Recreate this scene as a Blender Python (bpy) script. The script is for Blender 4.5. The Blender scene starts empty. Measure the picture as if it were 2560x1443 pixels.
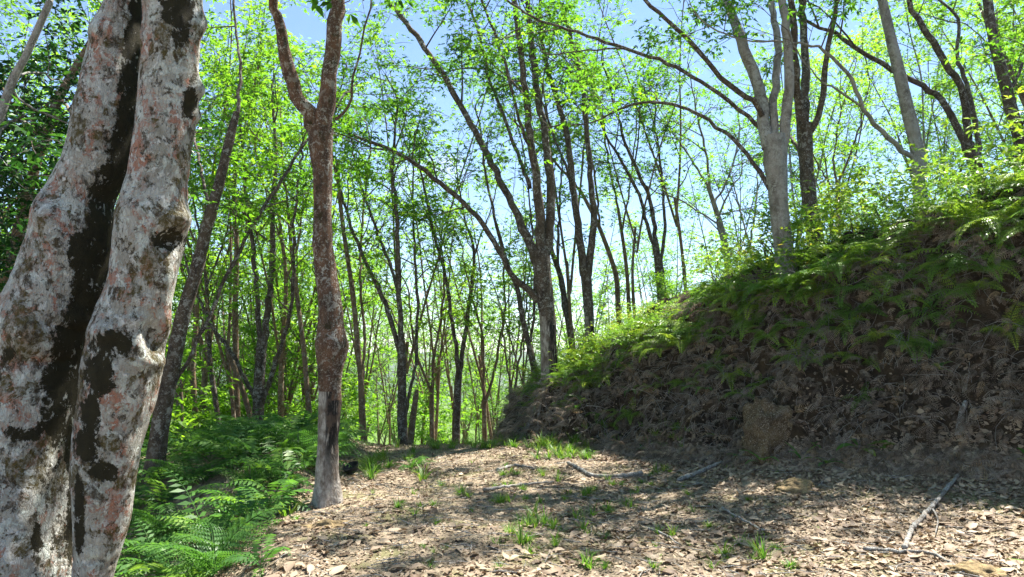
import bpy, math, random
import numpy as np

# ------------------------------------------------------------------ camera, world, sun, exposure
sc = bpy.context.scene
COL = sc.collection
F_PX, CU, CV, PITCH, CAM_Z = 1668.0, 1280.0, 721.5, math.radians(6.1), 1.6   # the photo is 2560 x 1443

cam_d = bpy.data.cameras.new('camera')
cam_d.sensor_width = 36.0
cam_d.lens = F_PX / 2560.0 * 36.0
cam_d.clip_start, cam_d.clip_end = 0.05, 6000.0
cam = bpy.data.objects.new('camera', cam_d)
cam.location = (0, 0, CAM_Z)
cam.rotation_euler = (math.pi / 2 + PITCH, 0, 0)
COL.objects.link(cam)
sc.camera = cam

SUN_EL, SUN_AZ = math.radians(63), math.radians(46)      # azimuth clockwise from +Y (ahead, to the right)
world = bpy.data.worlds.new('World')
sc.world = world
world.use_nodes = True
nt = world.node_tree
for n in list(nt.nodes):
    nt.nodes.remove(n)
w_out = nt.nodes.new('ShaderNodeOutputWorld')
w_bg = nt.nodes.new('ShaderNodeBackground')
w_sky = nt.nodes.new('ShaderNodeTexSky')
w_sky.sky_type = 'NISHITA'
w_sky.sun_disc = False
w_sky.sun_elevation = SUN_EL
w_sky.sun_rotation = SUN_AZ
w_sky.air_density, w_sky.dust_density, w_sky.ozone_density = 1.0, 0.0, 3.0
w_tc = nt.nodes.new('ShaderNodeTexCoord')
w_map = nt.nodes.new('ShaderNodeMapping')
w_map.inputs['Scale'].default_value = (1.0, 1.0, 2.4)
w_no = nt.nodes.new('ShaderNodeTexNoise')
w_no.inputs['Scale'].default_value = 2.1
w_no.inputs['Detail'].default_value = 8
w_no.inputs['Roughness'].default_value = 0.55
w_rp = nt.nodes.new('ShaderNodeValToRGB')
w_rp.color_ramp.elements[0].position = 0.59
w_rp.color_ramp.elements[0].color = (0, 0, 0, 1)
w_rp.color_ramp.elements[1].position = 0.80
w_rp.color_ramp.elements[1].color = (0.75, 0.75, 0.75, 1)
w_mx = nt.nodes.new('ShaderNodeMix')
w_mx.data_type = 'RGBA'
w_mx.inputs['B'].default_value = (9.0, 9.3, 9.8, 1)
nt.links.new(w_tc.outputs['Generated'], w_map.inputs['Vector'])
nt.links.new(w_map.outputs['Vector'], w_no.inputs['Vector'])
nt.links.new(w_no.outputs['Fac'], w_rp.inputs['Fac'])
nt.links.new(w_rp.outputs['Color'], w_mx.inputs['Factor'])
nt.links.new(w_sky.outputs['Color'], w_mx.inputs['A'])
nt.links.new(w_mx.outputs['Result'], w_bg.inputs['Color'])
w_bg.inputs['Strength'].default_value = 0.072
nt.links.new(w_bg.outputs['Background'], w_out.inputs['Surface'])

sun_d = bpy.data.lights.new('sun', 'SUN')
sun_d.energy = 5.0
sun_d.angle = math.radians(0.53)
sun_d.color = (1.0, 0.95, 0.86)
sun = bpy.data.objects.new('sun', sun_d)
COL.objects.link(sun)
from mathutils import Vector
sdir = Vector((math.sin(SUN_AZ) * math.cos(SUN_EL), math.cos(SUN_AZ) * math.cos(SUN_EL), math.sin(SUN_EL)))
sun.rotation_euler = sdir.to_track_quat('Z', 'Y').to_euler()
sun.location = sdir * 60

sc.view_settings.view_transform = 'Standard'
sc.view_settings.look = 'None'
sc.view_settings.exposure = 1.88
sc.view_settings.gamma = 1.0
sc.view_settings.use_curve_mapping = False
cy = sc.cycles
cy.max_bounces, cy.diffuse_bounces, cy.glossy_bounces = 7, 4, 2
cy.transmission_bounces, cy.transparent_max_bounces, cy.volume_bounces = 5, 4, 0
cy.caustics_reflective = cy.caustics_refractive = False
cy.use_denoising = True
cy.denoiser = 'OPENIMAGEDENOISE'
cy.denoising_input_passes = 'RGB_ALBEDO_NORMAL'
cy.denoising_prefilter = 'NONE'

# ------------------------------------------------------------------ helpers: projection, noise, meshes
CP, SP = math.cos(PITCH), math.sin(PITCH)
def P(u, v, Y):
    """the point of the place at distance Y ahead of the camera seen at photo pixel (u, v)"""
    a, b = (u - CU) / F_PX, (CV - v) / F_PX
    t = Y / (CP - b * SP)
    return np.array((a * t, Y, CAM_Z + t * (SP + b * CP)))
def PX(u, Y):
    return (u - CU) / F_PX * Y
def proj(V):
    x, y, z = V[:, 0], V[:, 1], V[:, 2] - CAM_Z
    d = y * CP + z * SP
    d = np.where(np.abs(d) < 1e-3, 1e-3, d)
    return CU + F_PX * x / d, CV - F_PX * (-y * SP + z * CP) / d
def wpx(w, Y):
    return w * Y / F_PX

def hsh(ix, iy, iz, seed):
    h = (ix * 374761393 + iy * 668265263 + iz * 2147483647 + seed * 1274126177) & 0xFFFFFFFF
    h = ((h ^ (h >> 13)) * 1274126177) & 0xFFFFFFFF
    h = ((h ^ (h >> 16)) * 2246822519) & 0xFFFFFFFF
    return ((h ^ (h >> 15)) & 0xFFFFFF) / float(0xFFFFFF)
def vn(x, y, z=None, seed=0):
    x = np.asarray(x, float); y = np.asarray(y, float)
    z = np.zeros_like(x) if z is None else np.asarray(z, float)
    ix, iy, iz = np.floor(x).astype(np.int64), np.floor(y).astype(np.int64), np.floor(z).astype(np.int64)
    fx, fy, fz = x - ix, y - iy, z - iz
    fx, fy, fz = fx * fx * (3 - 2 * fx), fy * fy * (3 - 2 * fy), fz * fz * (3 - 2 * fz)
    r = 0
    for dx in (0, 1):
        for dy in (0, 1):
            for dz in (0, 1):
                w = (fx if dx else 1 - fx) * (fy if dy else 1 - fy) * (fz if dz else 1 - fz)
                r = r + w * hsh(ix + dx, iy + dy, iz + dz, seed)
    return r * 2 - 1
def fbm(x, y, z=None, seed=0, o=4):
    r, a, f = 0, 1.0, 1.0
    for k in range(o):
        r = r + a * vn(np.asarray(x) * f, np.asarray(y) * f, None if z is None else np.asarray(z) * f, seed + k * 17)
        a *= 0.5; f *= 2.03
    return r
def sstep(a, b, x):
    t = np.clip((np.asarray(x, float) - a) / (b - a), 0, 1)
    return t * t * (3 - 2 * t)
def unit(v):
    v = np.asarray(v, float)
    return v / np.maximum(np.linalg.norm(v, axis=-1, keepdims=True), 1e-9)

class MB:
    """collects quads (a triangle repeats its last index) with a float per face and a float per point"""
    def __init__(s):
        s.V, s.F, s.R, s.A, s.n = [], [], [], [], 0
    def add(s, V, F, rnd=0.0, att=0.0):
        V = np.asarray(V, float).reshape(-1, 3); F = np.asarray(F, np.int64).reshape(-1, 4)
        s.V.append(V); s.F.append(F + s.n); s.n += len(V)
        s.R.append(np.broadcast_to(np.asarray(rnd, float), (len(F),)))
        s.A.append(np.broadcast_to(np.asarray(att, float), (len(V),)))
        return s
    def mesh(s, name, mat, origin=(0, 0, 0), smooth=False):
        me = bpy.data.meshes.new(name)
        if not s.V:
            return me
        V = np.concatenate(s.V) - np.asarray(origin, float); F = np.concatenate(s.F); A = np.concatenate(s.A)
        used = np.zeros(len(V), bool); used[F.ravel()] = True
        if not used.all():
            idx = np.cumsum(used) - 1; V, A, F = V[used], A[used], idx[F]
        tri = F[:, 2] == F[:, 3]
        tot = np.where(tri, 3, 4).astype(np.int32)
        keep = np.ones(F.shape, bool); keep[tri, 3] = False
        loops = F[keep].astype(np.int32)
        me.vertices.add(len(V)); me.vertices.foreach_set('co', V.astype(np.float32).ravel())
        me.loops.add(len(loops)); me.loops.foreach_set('vertex_index', loops)
        me.polygons.add(len(F))
        me.polygons.foreach_set('loop_start', np.concatenate(([0], np.cumsum(tot)[:-1])).astype(np.int32))
        me.polygons.foreach_set('loop_total', tot)
        if smooth:
            me.polygons.foreach_set('use_smooth', np.ones(len(F), bool))
        a = me.attributes.new('rnd', 'FLOAT', 'FACE'); a.data.foreach_set('value', np.concatenate(s.R).astype(np.float32))
        a = me.attributes.new('att', 'FLOAT', 'POINT'); a.data.foreach_set('value', A.astype(np.float32))
        me.update(calc_edges=True)
        me.materials.append(mat)
        return me

def link(name, me, parent=None, loc=(0, 0, 0)):
    o = bpy.data.objects.new(name, me); COL.objects.link(o)
    o.location = loc
    if parent is not None:
        o.parent = parent
    return o
def tag(o, label=None, cat=None, group=None, kind=None):
    if label: o['label'] = label
    if cat: o['category'] = cat
    if group: o['group'] = group
    if kind: o['kind'] = kind
    return o
def empty(name, loc, label=None, cat=None, group=None):
    return tag(link(name, None, None, tuple(loc)), label, cat, group)
def copy_tree(root, loc, rz=0.0, s=1.0, label=None, group=None, tilt=(0, 0)):
    c = root.copy(); COL.objects.link(c)
    c.location = tuple(loc); c.rotation_euler = (tilt[0], tilt[1], rz); c.scale = (s, s, s)
    if label: c['label'] = label
    if group: c['group'] = group
    for ch in root.children:
        d = ch.copy(); COL.objects.link(d); d.parent = c
        for g in ch.children:
            e = g.copy(); COL.objects.link(e); e.parent = d
    return c

def resample(pts, rad, step):
    """Catmull-Rom through traced points"""
    pts = np.asarray(pts, float); rad = np.asarray(rad, float)
    p = np.vstack((2 * pts[0] - pts[1], pts, 2 * pts[-1] - pts[-2]))
    out, ro = [], []
    for i in range(len(pts) - 1):
        n = max(1, int(np.ceil(np.linalg.norm(pts[i + 1] - pts[i]) / step)))
        for k in range(n):
            t = k / n
            a, b, c, d = p[i], p[i + 1], p[i + 2], p[i + 3]
            out.append(0.5 * (2 * b + (c - a) * t + (2 * a - 5 * b + 4 * c - d) * t * t + (3 * b - a - 3 * c + d) * t ** 3))
            ro.append(rad[i] * (1 - t) + rad[i + 1] * t)
    out.append(pts[-1]); ro.append(rad[-1])
    return np.array(out), np.array(ro)

def tube(pts, rad, ns):
    """ring verts (n, ns, 3), normals, quads"""
    pts = np.asarray(pts, float); rad = np.asarray(rad, float)
    n = len(pts)
    T = unit(np.gradient(pts, axis=0))
    ref = np.array((1.0, 0, 0)) if abs(T[0][0]) < 0.9 else np.array((0, 1.0, 0))
    u = unit(ref - T[0] * ref.dot(T[0]))
    U = np.zeros_like(pts)
    for i in range(n):
        u = u - T[i] * u.dot(T[i]); u = u / max(np.linalg.norm(u), 1e-9); U[i] = u
    W = np.cross(T, U)
    a = np.arange(ns) * 2 * math.pi / ns
    N = U[:, None, :] * np.cos(a)[None, :, None] + W[:, None, :] * np.sin(a)[None, :, None]
    V = pts[:, None, :] + N * rad[:, None, None]
    i = np.arange(n - 1)[:, None] * ns; j = np.arange(ns)[None, :]; j2 = (j + 1) % ns
    Fq = np.stack((i + j, i + j2, i + ns + j2, i + ns + j), -1).reshape(-1, 4)
    return V, N, Fq

def leaf_quads(mb, B, D, N, L, W, rnd, fold=0.25):
    """folded lanceolate leaflets: base, side, tip, side"""
    S = unit(np.cross(D, N)); N2 = np.cross(S, D)
    L = np.asarray(L)[:, None]; W = np.asarray(W)[:, None]
    m = B + D * L * 0.48
    V = np.stack((B, m + S * W * 0.5 + N2 * W * fold, B + D * L - N2 * L * 0.1, m - S * W * 0.5 + N2 * W * fold), 1)
    F = np.arange(len(B) * 4).reshape(-1, 4)
    mb.add(V.reshape(-1, 3), F, rnd)

# ------------------------------------------------------------------ materials
def new_mat(name):
    m = bpy.data.materials.new(name); m.use_nodes = True
    t = m.node_tree
    for n in list(t.nodes):
        t.nodes.remove(n)
    return m, t
def nd(t, typ, **kw):
    n = t.nodes.new(typ)
    for k, v in kw.items():
        setattr(n, k, v)
    return n
def setin(n, **kw):
    for k, v in kw.items():
        n.inputs[k.replace('_', ' ')].default_value = v
    return n
def ramp(t, fac, stops, interp='LINEAR'):
    r = nd(t, 'ShaderNodeValToRGB'); r.color_ramp.interpolation = interp
    e = r.color_ramp.elements
    while len(e) < len(stops):
        e.new(0.5)
    for i, (p, c) in enumerate(stops):
        e[i].position = p
        e[i].color = (c, c, c, 1) if not hasattr(c, '__len__') else (*c, 1)
    t.links.new(fac, r.inputs['Fac'])
    return r.outputs['Color']
def mixc(t, fac, a, b, blend='MIX'):
    m = nd(t, 'ShaderNodeMix', data_type='RGBA', blend_type=blend)
    for s, v in (('Factor', fac), ('A', a), ('B', b)):
        if isinstance(v, (int, float)):
            m.inputs[s].default_value = v if s == 'Factor' else (v, v, v, 1)
        elif isinstance(v, tuple):
            m.inputs[s].default_value = (*v, 1)
        else:
            t.links.new(v, m.inputs[s])
    return m.outputs['Result']
def math_n(t, op, a, b=None):
    m = nd(t, 'ShaderNodeMath', operation=op)
    for i, v in enumerate((a, b)):
        if v is None: continue
        if isinstance(v, (int, float)): m.inputs[i].default_value = v
        else: t.links.new(v, m.inputs[i])
    return m.outputs[0]
def coords(t, scale=(1, 1, 1), rand=True):
    tc = nd(t, 'ShaderNodeTexCoord'); mp = nd(t, 'ShaderNodeMapping')
    mp.inputs['Scale'].default_value = scale
    t.links.new(tc.outputs['Object'], mp.inputs['Vector'])
    if rand:
        oi = nd(t, 'ShaderNodeObjectInfo')
        t.links.new(math_n(t, 'MULTIPLY', oi.outputs['Random'], 37.0), mp.inputs['Location'])
    return mp.outputs['Vector']
def noise(t, vec, scale, detail=5, rough=0.55, dist=0.0):
    n = nd(t, 'ShaderNodeTexNoise')
    setin(n, Scale=scale, Detail=detail, Roughness=rough, Distortion=dist)
    t.links.new(vec, n.inputs['Vector'])
    return n.outputs['Fac']
def voro(t, vec, scale, feature='F1', out='Distance'):
    n = nd(t, 'ShaderNodeTexVoronoi', feature=feature)
    setin(n, Scale=scale)
    t.links.new(vec, n.inputs['Vector'])
    return n.outputs[out]
def attr(t, name):
    a = nd(t, 'ShaderNodeAttribute', attribute_name=name)
    return a.outputs['Fac']
def finish(t, color, rough=0.9, bump=None, bdist=0.02, bstr=0.6, spec=0.25):
    b = nd(t, 'ShaderNodeBsdfPrincipled')
    if isinstance(color, tuple): b.inputs['Base Color'].default_value = (*color, 1)
    else: t.links.new(color, b.inputs['Base Color'])
    if isinstance(rough, (int, float)): b.inputs['Roughness'].default_value = rough
    else: t.links.new(rough, b.inputs['Roughness'])
    b.inputs['Specular IOR Level'].default_value = spec
    if bump is not None:
        bn = nd(t, 'ShaderNodeBump'); setin(bn, Strength=bstr, Distance=bdist)
        t.links.new(bump, bn.inputs['Height']); t.links.new(bn.outputs['Normal'], b.inputs['Normal'])
    o = nd(t, 'ShaderNodeOutputMaterial')
    t.links.new(b.outputs[0], o.inputs['Surface'])

def leaf_mat(name, stops, trans, rough=0.45, tw=0.5, spread=0.5):
    """leaf: coloured per leaf, lets light through"""
    m, t = new_mat(name)
    oi = nd(t, 'ShaderNodeObjectInfo')
    k = math_n(t, 'ADD', math_n(t, 'MULTIPLY', attr(t, 'rnd'), 1 - 0.35 * spread), math_n(t, 'MULTIPLY', oi.outputs['Random'], 0.35 * spread))
    c = ramp(t, k, stops)
    b = nd(t, 'ShaderNodeBsdfPrincipled')
    t.links.new(c, b.inputs['Base Color']); setin(b, Roughness=rough); b.inputs['Specular IOR Level'].default_value = 0.22
    tr = nd(t, 'ShaderNodeBsdfTranslucent')
    t.links.new(mixc(t, 1.0, c, trans, 'MULTIPLY'), tr.inputs['Color'])
    mx = nd(t, 'ShaderNodeMixShader'); mx.inputs[0].default_value = tw
    t.links.new(b.outputs[0], mx.inputs[1]); t.links.new(tr.outputs[0], mx.inputs[2])
    o = nd(t, 'ShaderNodeOutputMaterial'); t.links.new(mx.outputs[0], o.inputs['Surface'])
    return m

def bark_mat(name, base, dark, lichen, lich_amt, scale=1.0, moss=None, streak=True):
    m, t = new_mat(name)
    v = coords(t, (1, 1, 0.45)); v2 = coords(t, (1, 1, 1))
    n1 = noise(t, v, 7 * scale, 8, 0.65)
    c = mixc(t, ramp(t, n1, [(0.36, 0), (0.62, 1)]), dark, base)
    big = ramp(t, noise(t, v2, 2.3 * scale, 4), [(0.32, 0.15), (0.6, 1)])
    lc = mixc(t, noise(t, v2, 40, 3), lichen, tuple(0.65 * q for q in lichen))
    for sc_, th, off in ((9 * scale, 0.60, 0.0), (20 * scale, 0.63, 7.3), (46 * scale, 0.64, 3.9)):
        mp = nd(t, 'ShaderNodeMapping'); mp.inputs['Location'].default_value = (off, off, off); t.links.new(v2, mp.inputs['Vector'])
        lm = ramp(t, noise(t, mp.outputs['Vector'], sc_, 10, 0.72, 0.3), [(th - 0.14 * lich_amt, 0), (th + 0.025 - 0.14 * lich_amt, 1)])
        c = mixc(t, math_n(t, 'MULTIPLY', lm, big), c, lc)
    if moss:
        mm = ramp(t, noise(t, v2, 4.5 * scale, 8, 0.7), [(0.56, 0), (0.62, 1)])
        c = mixc(t, mm, c, moss)
    cr = ramp(t, voro(t, v, 34 * scale, 'DISTANCE_TO_EDGE'), [(0.0, 0), (0.12, 1)])
    h = math_n(t, 'ADD', math_n(t, 'MULTIPLY', cr, 0.35), noise(t, v, 22 * scale, 8, 0.7))
    finish(t, c, 0.92, h, 0.018, 0.9, 0.15)
    return m

M = {}
M['leaf'] = leaf_mat('rubber_leaf', [(0.0, (0.022, 0.062, 0.016)), (0.4, (0.05, 0.13, 0.02)), (0.75, (0.085, 0.19, 0.026)), (1.0, (0.14, 0.25, 0.035))], (2.5, 2.5, 0.75), tw=0.56, rough=0.55)
M['leaf_far'] = leaf_mat('rubber_leaf_paler', [(0.0, (0.05, 0.12, 0.02)), (0.5, (0.10, 0.21, 0.028)), (1.0, (0.17, 0.28, 0.04))], (2.4, 2.4, 0.75), tw=0.56, rough=0.55)  # paler green, mostly for trees farther off and shrubs
M['leaf_dark'] = leaf_mat('dense_leaf', [(0.0, (0.010, 0.035, 0.012)), (0.6, (0.022, 0.07, 0.018)), (1.0, (0.06, 0.14, 0.025))], (1.8, 2.0, 0.8), rough=0.35, tw=0.4)
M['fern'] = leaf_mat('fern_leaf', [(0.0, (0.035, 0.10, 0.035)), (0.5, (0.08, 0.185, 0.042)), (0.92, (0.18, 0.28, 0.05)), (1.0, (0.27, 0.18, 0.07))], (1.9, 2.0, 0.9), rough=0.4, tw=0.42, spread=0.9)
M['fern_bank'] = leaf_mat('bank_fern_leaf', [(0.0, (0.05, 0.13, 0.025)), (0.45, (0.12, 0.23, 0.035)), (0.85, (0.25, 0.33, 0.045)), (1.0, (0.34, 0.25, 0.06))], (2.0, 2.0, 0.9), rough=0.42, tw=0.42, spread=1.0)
M['grass'] = leaf_mat('grass_blade', [(0.0, (0.05, 0.13, 0.025)), (0.6, (0.11, 0.22, 0.03)), (1.0, (0.26, 0.27, 0.07))], (1.8, 1.9, 0.9), tw=0.4, spread=0.8)
M['dead_fern'] = leaf_mat('dead_fern', [(0.0, (0.05, 0.037, 0.028)), (0.4, (0.17, 0.135, 0.105)), (0.8, (0.38, 0.32, 0.26)), (1.0, (0.38, 0.25, 0.12))], (1.2, 1.0, 0.8), rough=0.85, tw=0.15)
M['litter'] = leaf_mat('dry_leaf', [(0.0, (0.06, 0.038, 0.024)), (0.25, (0.17, 0.118, 0.08)), (0.6, (0.29, 0.222, 0.16)), (0.88, (0.42, 0.335, 0.235)), (0.96, (0.32, 0.16, 0.07)), (1.0, (0.28, 0.30, 0.08))], (1.1, 0.95, 0.75), rough=0.6, tw=0.12)
M['bark_brown'] = bark_mat('bark_red_brown', (0.15, 0.085, 0.055), (0.05, 0.033, 0.024), (0.42, 0.40, 0.36), 0.42, 1.2, (0.045, 0.035, 0.018))
M['bark_grey'] = bark_mat('bark_grey', (0.29, 0.27, 0.245), (0.12, 0.105, 0.09), (0.40, 0.40, 0.37), 0.6, 1.1)
M['bark_dark'] = bark_mat('bark_dark', (0.115, 0.085, 0.062), (0.04, 0.03, 0.024), (0.36, 0.35, 0.32), 0.4, 1.4)
M['bark_sunlit_tan'] = bark_mat('bark_sunlit_tan', (0.235, 0.155, 0.095), (0.085, 0.058, 0.038), (0.40, 0.36, 0.28), 0.4, 1.2)  # tan bark with the sunlight of the far trunks put into its colour
M['twig'] = bark_mat('twig_bark', (0.16, 0.125, 0.095), (0.06, 0.05, 0.04), (0.3, 0.29, 0.26), 0.3, 2.0)
M['stick'] = bark_mat('weathered_wood', (0.33, 0.29, 0.25), (0.13, 0.11, 0.09), (0.52, 0.52, 0.50), 0.7, 2.2)

def mat_panel():
    """grey bark of a tapping panel with black latex runs"""
    m, t = new_mat('tapped_bark')
    v = coords(t, (1, 1, 0.10)); v2 = coords(t, (1, 1, 0.6))
    c = mixc(t, ramp(t, noise(t, v2, 18, 8, 0.65), [(0.35, 0), (0.6, 1)]), (0.13, 0.10, 0.08), (0.42, 0.385, 0.345))
    s = ramp(t, noise(t, v, 30, 6, 0.6), [(0.36, 0), (0.44, 1)])
    k = math_n(t, 'MULTIPLY', s, attr(t, 'att'))
    c = mixc(t, k, c, (0.016, 0.014, 0.013))
    c = mixc(t, ramp(t, noise(t, v, 55, 4), [(0.6, 0), (0.68, 0.7)]), c, (0.07, 0.055, 0.045))
    c = mixc(t, ramp(t, noise(t, v2, 7, 9, 0.7), [(0.50, 0), (0.58, 0.6)]), c, (0.115, 0.08, 0.058))
    h = math_n(t, 'ADD', noise(t, v, 40, 6), noise(t, v2, 60, 5))
    finish(t, c, 0.85, h, 0.012, 0.8, 0.2)
    return m
M['panel'] = mat_panel()

def mat_lichen_bark():
    """old pale bark in lichen, salmon, olive and black patches; att marks where the black crust grows"""
    m, t = new_mat('lichen_bark')
    v = coords(t, (1, 1, 0.75), False); v3 = coords(t, (1, 1, 0.35), False)
    c = mixc(t, ramp(t, noise(t, v, 11, 10, 0.7), [(0.33, 0), (0.66, 1)]), (0.25, 0.235, 0.19), (0.52, 0.52, 0.475))
    c = mixc(t, ramp(t, noise(t, v, 34, 8, 0.7), [(0.52, 0), (0.60, 0.55)]), c, (0.27, 0.225, 0.185))
    sx = nd(t, 'ShaderNodeSeparateXYZ'); t.links.new(v, sx.inputs[0])
    def patch(c, scale, lo, hi, col, seed, amt=1.0, dist=0.4, low=0.0):
        mp = nd(t, 'ShaderNodeMapping'); mp.inputs['Location'].default_value = (seed, seed * 1.7, seed * 0.6)
        t.links.new(v, mp.inputs['Vector'])
        nf = noise(t, mp.outputs['Vector'], scale, 12, 0.72, dist)
        if low: nf = math_n(t, 'ADD', nf, ramp(t, sx.outputs['Z'], [(0.75, low), (1.15, 0.0)]))
        k = ramp(t, nf, [(lo, 0), (hi, amt)])
        k = math_n(t, 'MULTIPLY', k, ramp(t, noise(t, v, 60, 6, 0.7), [(0.38, 0.35), (0.55, 1)]))
        return mixc(t, k, c, col)
    c = patch(c, 7.0, 0.54, 0.56, (0.37, 0.14, 0.08), 3.1, 0.8, low=0.055)
    c = patch(c, 12.0, 0.55, 0.57, (0.40, 0.20, 0.13), 9.4, 0.5)
    c = patch(c, 13, 0.53, 0.545, (0.55, 0.60, 0.55), 5.7, 0.9)
    c = patch(c, 30.0, 0.55, 0.565, (0.66, 0.66, 0.62), 14.2, 0.9)
    c = patch(c, 7.0, 0.53, 0.55, (0.085, 0.066, 0.020), 21.3, 0.97)
    c = patch(c, 19.0, 0.555, 0.57, (0.055, 0.042, 0.025), 31.9, 0.95)
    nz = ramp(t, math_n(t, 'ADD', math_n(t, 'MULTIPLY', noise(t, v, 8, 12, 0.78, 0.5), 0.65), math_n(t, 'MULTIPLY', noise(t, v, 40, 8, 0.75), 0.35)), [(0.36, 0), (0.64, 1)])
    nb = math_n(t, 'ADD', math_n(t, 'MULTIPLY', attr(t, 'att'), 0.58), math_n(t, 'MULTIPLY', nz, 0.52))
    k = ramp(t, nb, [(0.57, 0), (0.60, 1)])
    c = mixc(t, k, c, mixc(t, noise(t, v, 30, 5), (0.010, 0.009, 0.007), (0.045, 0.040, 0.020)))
    c = patch(c, 24.0, 0.60, 0.615, (0.5, 0.5, 0.46), 47.0, 0.9)
    vc = math_n(t, 'MULTIPLY', ramp(t, voro(t, v3, 60, 'DISTANCE_TO_EDGE'), [(0, 0), (0.10, 1)]), 0.22)
    vc = math_n(t, 'MULTIPLY', vc, math_n(t, 'SUBTRACT', 1.0, k))
    bw = nd(t, 'ShaderNodeRGBToBW'); t.links.new(c, bw.inputs[0])
    h = math_n(t, 'ADD', vc, math_n(t, 'ADD', noise(t, v, 26, 12, 0.78), math_n(t, 'MULTIPLY', bw.outputs[0], 0.7)))
    finish(t, c, 0.93, h, 0.022, 0.9, 0.15)
    return m
M['lichen'] = mat_lichen_bark()

def mat_ground():
    m, t = new_mat('forest_floor')
    v = coords(t, (1, 1, 1), False)
    c = mixc(t, ramp(t, noise(t, v, 3.0, 8, 0.6), [(0.35, 0), (0.65, 1)]), (0.26, 0.205, 0.145), (0.42, 0.345, 0.245))
    c = mixc(t, ramp(t, noise(t, v, 38, 8, 0.7), [(0.42, 0), (0.62, 1)]), mixc(t, 0.55, c, (0.09, 0.068, 0.05)), c)
    c = mixc(t, ramp(t, voro(t, v, 55), [(0.0, 0.8), (0.35, 0)]), c, (0.42, 0.35, 0.27))
    c = mixc(t, ramp(t, noise(t, v, 1.4, 6), [(0.52, 0), (0.62, 0.55)]), c, (0.15, 0.16, 0.055))
    bank = attr(t, 'att')          # dark humus of the cut bank, deepened to carry the face's shade
    hum = mixc(t, ramp(t, noise(t, v, 4, 8, 0.65), [(0.45, 0), (0.72, 1)]), (0.026, 0.019, 0.013), (0.085, 0.057, 0.031))
    c = mixc(t, ramp(t, bank, [(0.02, 0), (0.12, 1)]), c, hum)
    sep = nd(t, 'ShaderNodeSeparateXYZ'); t.links.new(v, sep.inputs[0])
    far = ramp(t, math_n(t, 'MULTIPLY', sep.outputs['Y'], 0.01), [(0.15, 0), (0.24, 1)])
    green = mixc(t, noise(t, v, 0.6, 8, 0.7), (0.06, 0.115, 0.022), (0.14, 0.20, 0.04))
    c = mixc(t, far, c, green)
    h = math_n(t, 'ADD', noise(t, v, 30, 8, 0.7), math_n(t, 'MULTIPLY', noise(t, v, 5, 6), 1.5))
    finish(t, c, 0.95, h, 0.04, 0.9, 0.1)
    return m
M['ground'] = mat_ground()

def plain(name, a, b, scale, bump=0.02, rough=0.9):
    m, t = new_mat(name)
    v = coords(t)
    n = noise(t, v, scale, 9, 0.68)
    finish(t, mixc(t, ramp(t, n, [(0.35, 0), (0.65, 1)]), a, b), rough, n, bump, 0.9, 0.2)
    return m
M['hill'] = plain('far_forest', (0.03, 0.065, 0.03), (0.075, 0.12, 0.045), 0.09, 2.0)
def mat_clod():
    m, t = new_mat('crumbly_earth')
    v = coords(t)
    c = mixc(t, ramp(t, noise(t, v, 6, 8, 0.7), [(0.35, 0), (0.65, 1)]), (0.06, 0.04, 0.024), (0.19, 0.135, 0.075))
    c = mixc(t, ramp(t, noise(t, v, 70, 4, 0.7), [(0.56, 0), (0.60, 1)]), c, (0.38, 0.32, 0.25))
    c = mixc(t, ramp(t, noise(t, v, 34, 6, 0.7), [(0.36, 1), (0.42, 0)]), c, (0.025, 0.018, 0.012))
    finish(t, c, 0.95, noise(t, v, 30, 8, 0.75), 0.03, 0.9, 0.1)
    return m
M['clod'] = mat_clod()
M['rock'] = plain('ochre_stone', (0.11, 0.08, 0.045), (0.34, 0.25, 0.13), 17, 0.03)
M['black_plastic'] = plain('black_rubber', (0.012, 0.012, 0.013), (0.03, 0.03, 0.032), 14, 0.003, 0.5)

# ------------------------------------------------------------------ terrain
FOOT = np.array([(-0.3, 15.0), (0.1, 13.0), (0.75, 12.1), (1.95, 11.1), (3.1, 9.7), (3.75, 9.0), (4.6, 8.35), (5.4, 7.6), (6.3, 6.6), (8.5, 5.0), (11, 2), (12, -12),
                 (90, -12), (90, 60), (40, 44), (12, 26), (3.2, 18.5), (0.5, 16.8)])
TOPX = [0.0, 0.95, 1.65, 2.25, 3.1, 3.9, 4.8, 5.8, 6.9, 12, 40]
TOPZ = [0.85, 1.10, 1.5, 2.1, 2.65, 3.1, 3.4, 3.7, 3.9, 5.0, 8.5]
def bank_d(x, y):
    """distance inside the bank's outline (negative outside)"""
    x = x + 0.22 * fbm(x * 1.1, y * 1.1, None, 5, 3); y = y + 0.22 * fbm(x * 1.1 + 9, y * 1.1, None, 6, 3)
    dmin = np.full(np.shape(x), 1e9); ins = np.zeros(np.shape(x), bool)
    for i in range(len(FOOT)):
        (ax, ay), (bx, by) = FOOT[i], FOOT[(i + 1) % len(FOOT)]
        ex, ey = bx - ax, by - ay
        t = np.clip(((x - ax) * ex + (y - ay) * ey) / (ex * ex + ey * ey), 0, 1)
        dmin = np.minimum(dmin, np.hypot(x - ax - t * ex, y - ay - t * ey))
        c = ((ay > y) != (by > y)) & (x < ex * (y - ay) / (ey if ey else 1e-9) + ax)
        ins ^= c
    return np.where(ins, dmin, -dmin)
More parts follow.
